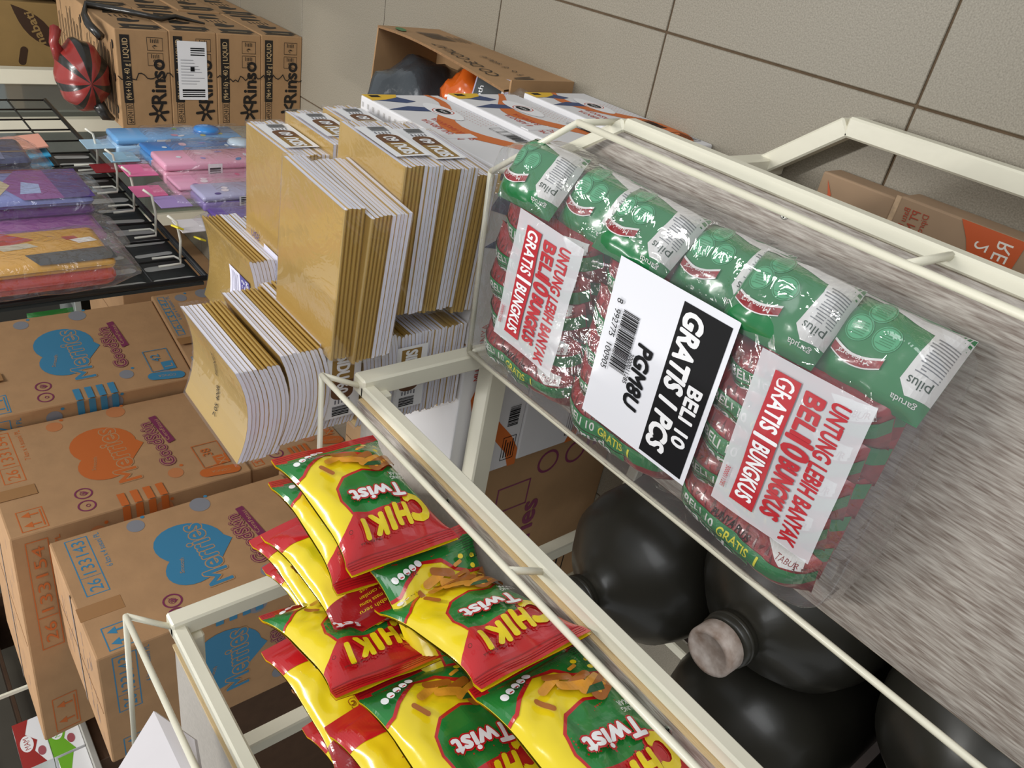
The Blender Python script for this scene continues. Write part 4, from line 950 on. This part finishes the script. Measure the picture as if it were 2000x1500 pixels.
pencil_case('violet pencil case nearest on the hooks, beside the capped marker bottles', 1.6, GX + .08, .69, .2, .09, .03, ('#6a48a6', '#5a3f96', '#7fbf5a'), seed=0, hang=.06, header='#d6cfd0')
# small capped bottles hanging by the nearest case
for i, (y, z, c1_, c2_) in enumerate(((1.53, .60, '#6b3fb0', '#9ccf6a'), (1.50, .545, '#2f6fc0', '#7fb85a'))):
    q = MB().lathe([(.012, 0), (.016, .003), (.016, .045), (.012, .05)], n=18).build('marker_bottle', mat('mk_' + c1_[1:], c1_, .3, coat=.4), None, True); q.location = (GX + .1, y, z); q.rotation_euler = (1.2, 0, 0)
    MB().lathe([(.011, .05), (.014, .051), (.013, .062), (.008, .066)], n=18).build('cap', mat('mk_' + c2_[1:], c2_, .3), q, True)
    tag(q, ['purple marker bottle with green cap by the nearest pencil case', 'blue marker bottle with green cap, lowest by the grid corner'][i], 'marker bottle', 'capped marker bottles')
for i, z in enumerate((.745, .70)):
    q = MB().box((-.002, -.012, -.008), (.002, .012, .008)).build('price_tag', mat('yellow_tag', '#e3cf2f', .5), None, False, .001); q.location = (GX + .085 - .03 * i, 1.575, z - .03); q.rotation_euler = (.3, .4, .2)
    tag(q, ['upper yellow price tag on the nearest hook', 'lower yellow price tag on the nearest hook'][i], 'price tag', 'yellow price tags')
# upper row pouches: soft, hanging from hooks above the frame
def pouch(label, y, x, z0, z1, Wd, th, front, side, deco, seed):
    o = thing('soft_pouch', label, 'pouch', (x, y, z0), 'soft pouches hanging above the hooks')
    MF = mat('pouch_' + front[1:], front, .3, coat=.4); MS = mat('pouchs_' + side[1:], side, .3, coat=.4); L = z1 - z0
    MB().box((-th / 2, -Wd / 2, 0), (th * .15, Wd / 2, L)).build('pouch_gusset', MS, o, True, .02, 3)
    mb = MB().box((th * .12, -Wd / 2, 0), (th / 2, Wd / 2, L)); mb.build('pouch_front', MF, o, True, .0, 1) if False else MB().box((th * .1, -Wd / 2, .001), (th / 2, Wd / 2, L)).build('pouch_front', MF, o, True, .012, 3)
    p = Print(lambda u, v, l: Vector((th / 2 + l, -Wd / 2 + u, L - v)))
    for d in deco: p.poly(mat('pd_' + d[0][1:], d[0], .35, coat=.3), [(a * Wd, b * L) for a, b in d[1]])
    p.done(o, 'printed_pattern')
    mb = MB()
    def bw(u, v):
        t_ = 2 * math.pi * u; a = math.cos(t_); b = math.sin(t_); e = .5
        w_ = Vector((math.copysign(abs(a) ** e, a) * (th / 2 + .008), math.copysign(abs(b) ** e, b) * (Wd / 2 + .012), -.035 + v * (L + .05)))
        if v < .15: w_.x *= .2 + v * 5.3
        return w_ + Vector((.005 * noise.noise(w_ * 20), .005 * noise.noise(w_ * 20 + Vector((5, 0, 0))), 0))
    mb.grid(bw, 24, 14); mb.build('clear_bag', CB, o, True)
    return o
pouch('purple and blue soft pouch with braided cream cord print, upper left', 1.76, GX + .10, .84, 1.12, .17, .05, '#7b84c4', '#5c2f78', [('#8a3f8e', [(0, .55), (.5, .45), (1, .6), (1, 1), (0, 1)]), ('#4a2f7e', [(0, .8), (1, .78), (1, 1), (0, 1)]), ('#cdb892', [(.1, .3), (.5, .42), (.9, .35), (.9, .43), (.5, .52), (.1, .4)]), ('#a7b6e0', [(.2, .55), (.6, .6), (.5, .7), (.2, .68)])], 1)
pouch('magenta and violet soft pouch below the braid-printed one', 1.62, GX + .07, .85, 1.12, .12, .04, '#97488f', '#3f2a72', [('#b05a9c', [(0, .1), (1, .0), (1, .3), (0, .45)])], 2)
pouch('yellow and red soft pouch with white price sticker, nearest upper left', 1.445, GX + .10, .885, 1.15, .155, .055, '#d9a030', '#b52a22', [('#b5301f', [(.5, .3), (.9, .1), (1, .4), (.7, .6)]), ('#3a3a3c', [(0, .55), (.3, .5), (.35, 1), (0, 1)]), ('#c9bfa8', [(.45, .4), (.6, .35), (.62, .55), (.5, .6)]), ('#a82a20', [(.62, .78), (.72, .76), (.72, .84), (.62, .86)]), ('#e8e4e0', [(.5, .84), (.62, .8), (.65, .93), (.53, .96)])], 3)
pouch('dark blue plaid pouch with gold lines, far upper left', 2.0, GX + .1, .9, 1.1, .15, .05, '#2a2f63', '#23264f', [('#8a6a3c', [(.3, 0), (.34, 0), (.34, 1), (.3, 1)]), ('#6d7096', [(0, .3), (1, .3), (1, .34), (0, .34)]), ('#6d7096', [(0, .7), (1, .7), (1, .74), (0, .74)])], 4)
pouch('dark red ribboned pouch under the blue plaid one', 1.88, GX + .085, .89, 1.1, .09, .04, '#8a1f24', '#6b1a1e', [('#c9b79a', [(.4, 0), (.5, 0), (.5, 1), (.4, 1)])], 5)
# pink and blue notepads on the grid
for i in range(4):
    q = MB().box((0, -.05, 0), (.005, .05, .09)).build('notepad', mat('np%d' % (i > 0), '#e3a08a' if i == 0 else '#3fa3d0', .5), None, False, .001); q.location = (GX + .085 - .018 * i, 2.17 - .015 * i, .83); q.rotation_euler.y = -.1
    tag(q, ['salmon pink notepad peeking beside the plaid pouch', 'sky blue notepad, first behind the salmon one', 'sky blue notepad, second behind the salmon one', 'sky blue notepad, last behind the salmon one'][i], 'notepad', 'notepads beside the plaid pouch')

# ------------------------------------------------------------------ pale carton with open flap on the top shelf
LG = mat('pale_grey_card', '#cbc6c8', .8, var=.03, scale=10)
c = [(-1.28, .30, zA), (-.985, .22, zA), (-.965, .55, zA), (-1.26, .62, zA), (-1.28, .30, zA + .04), (-.985, .22, zA + .04), (-.965, .55, zA + .04), (-1.26, .62, zA + .04)]
o = carton('pale_carton', c, 'pale grey carton with raised flap on the top shelf', LG, 'carton', None, .002, False)
fa, fb, fc, fd = Vector((-.956, .696, 1.06)), Vector((-.937, .618, 1.035)), Vector((-.90, .482, 1.066)), Vector((-1.04, .649, 1.16))
q = MB().hexa([fa, fb, fc, fd] + [v + Vector((-.003, -.001, -.003)) for v in (fa, fb, fc, fd)]).build('raised_flap', LG, o)
# ------------------------------------------------------------------ shop wall and stocked shelf far left
wl = struct(MB().box((-5.3, -1.5, 0), (-5.2, 5.6, 2.8)).build('wall_left', mat('dim_shop_wall', '#8d8577', .8, var=.05, scale=3)))
wb = struct(MB().box((-5.2, 5.5, 0), (1.4, 5.6, 2.8)).build('wall_back', mat('dim_shop_wall', '')))
us_ = thing('stock_shelf', 'brown wall shelf stocked with small coloured boxes, far left', 'shelf')
for z in (.35, .749, 1.119, 1.5): bx((-4.95, .9, z), (-4.45, 4.6, z + .02), 'shelf_board', mat('brown_cabinet', ''), us_)
for y in (.9, 2.75, 4.6): bx((-4.95, y, 0), (-4.45, y + .03, 1.8), 'upright', mat('brown_cabinet', ''), us_)
for i, (y, w_, z, h_, cc, nm) in enumerate(((1.62, .26, .77, .24, '#7a2c28', 'dark red'), (1.9, .22, .77, .2, '#b08a2c', 'mustard'), (2.14, .28, .77, .27, '#2f5a44', 'dark green'), (2.44, .22, .77, .22, '#8f8a86', 'grey'),
        (2.82, .24, .77, .2, '#3c4c6a', 'navy'), (1.62, .3, 1.14, .22, '#2f5a44', 'dark green'), (1.94, .24, 1.14, .26, '#9a9590', 'pale grey'), (2.2, .26, 1.14, .2, '#7a2c28', 'dark red'))):
    q = MB().box((-4.85, y, z), (-4.5, y + w_ - .01, z + h_)).build('stock_box', mat('stock_' + cc[1:], cc, .6), None, False, .004)
    tag(q, f'{nm} stock box on the {"lower" if z < 1 else "upper"} board of the far left wall shelf', 'box', 'stock boxes on the wall shelf')
    MB().box((-4.501, y + w_ * .2, z + h_ * .35), (-4.498, y + w_ * .75, z + h_ * .7)).build('front_label', WHITE, q)
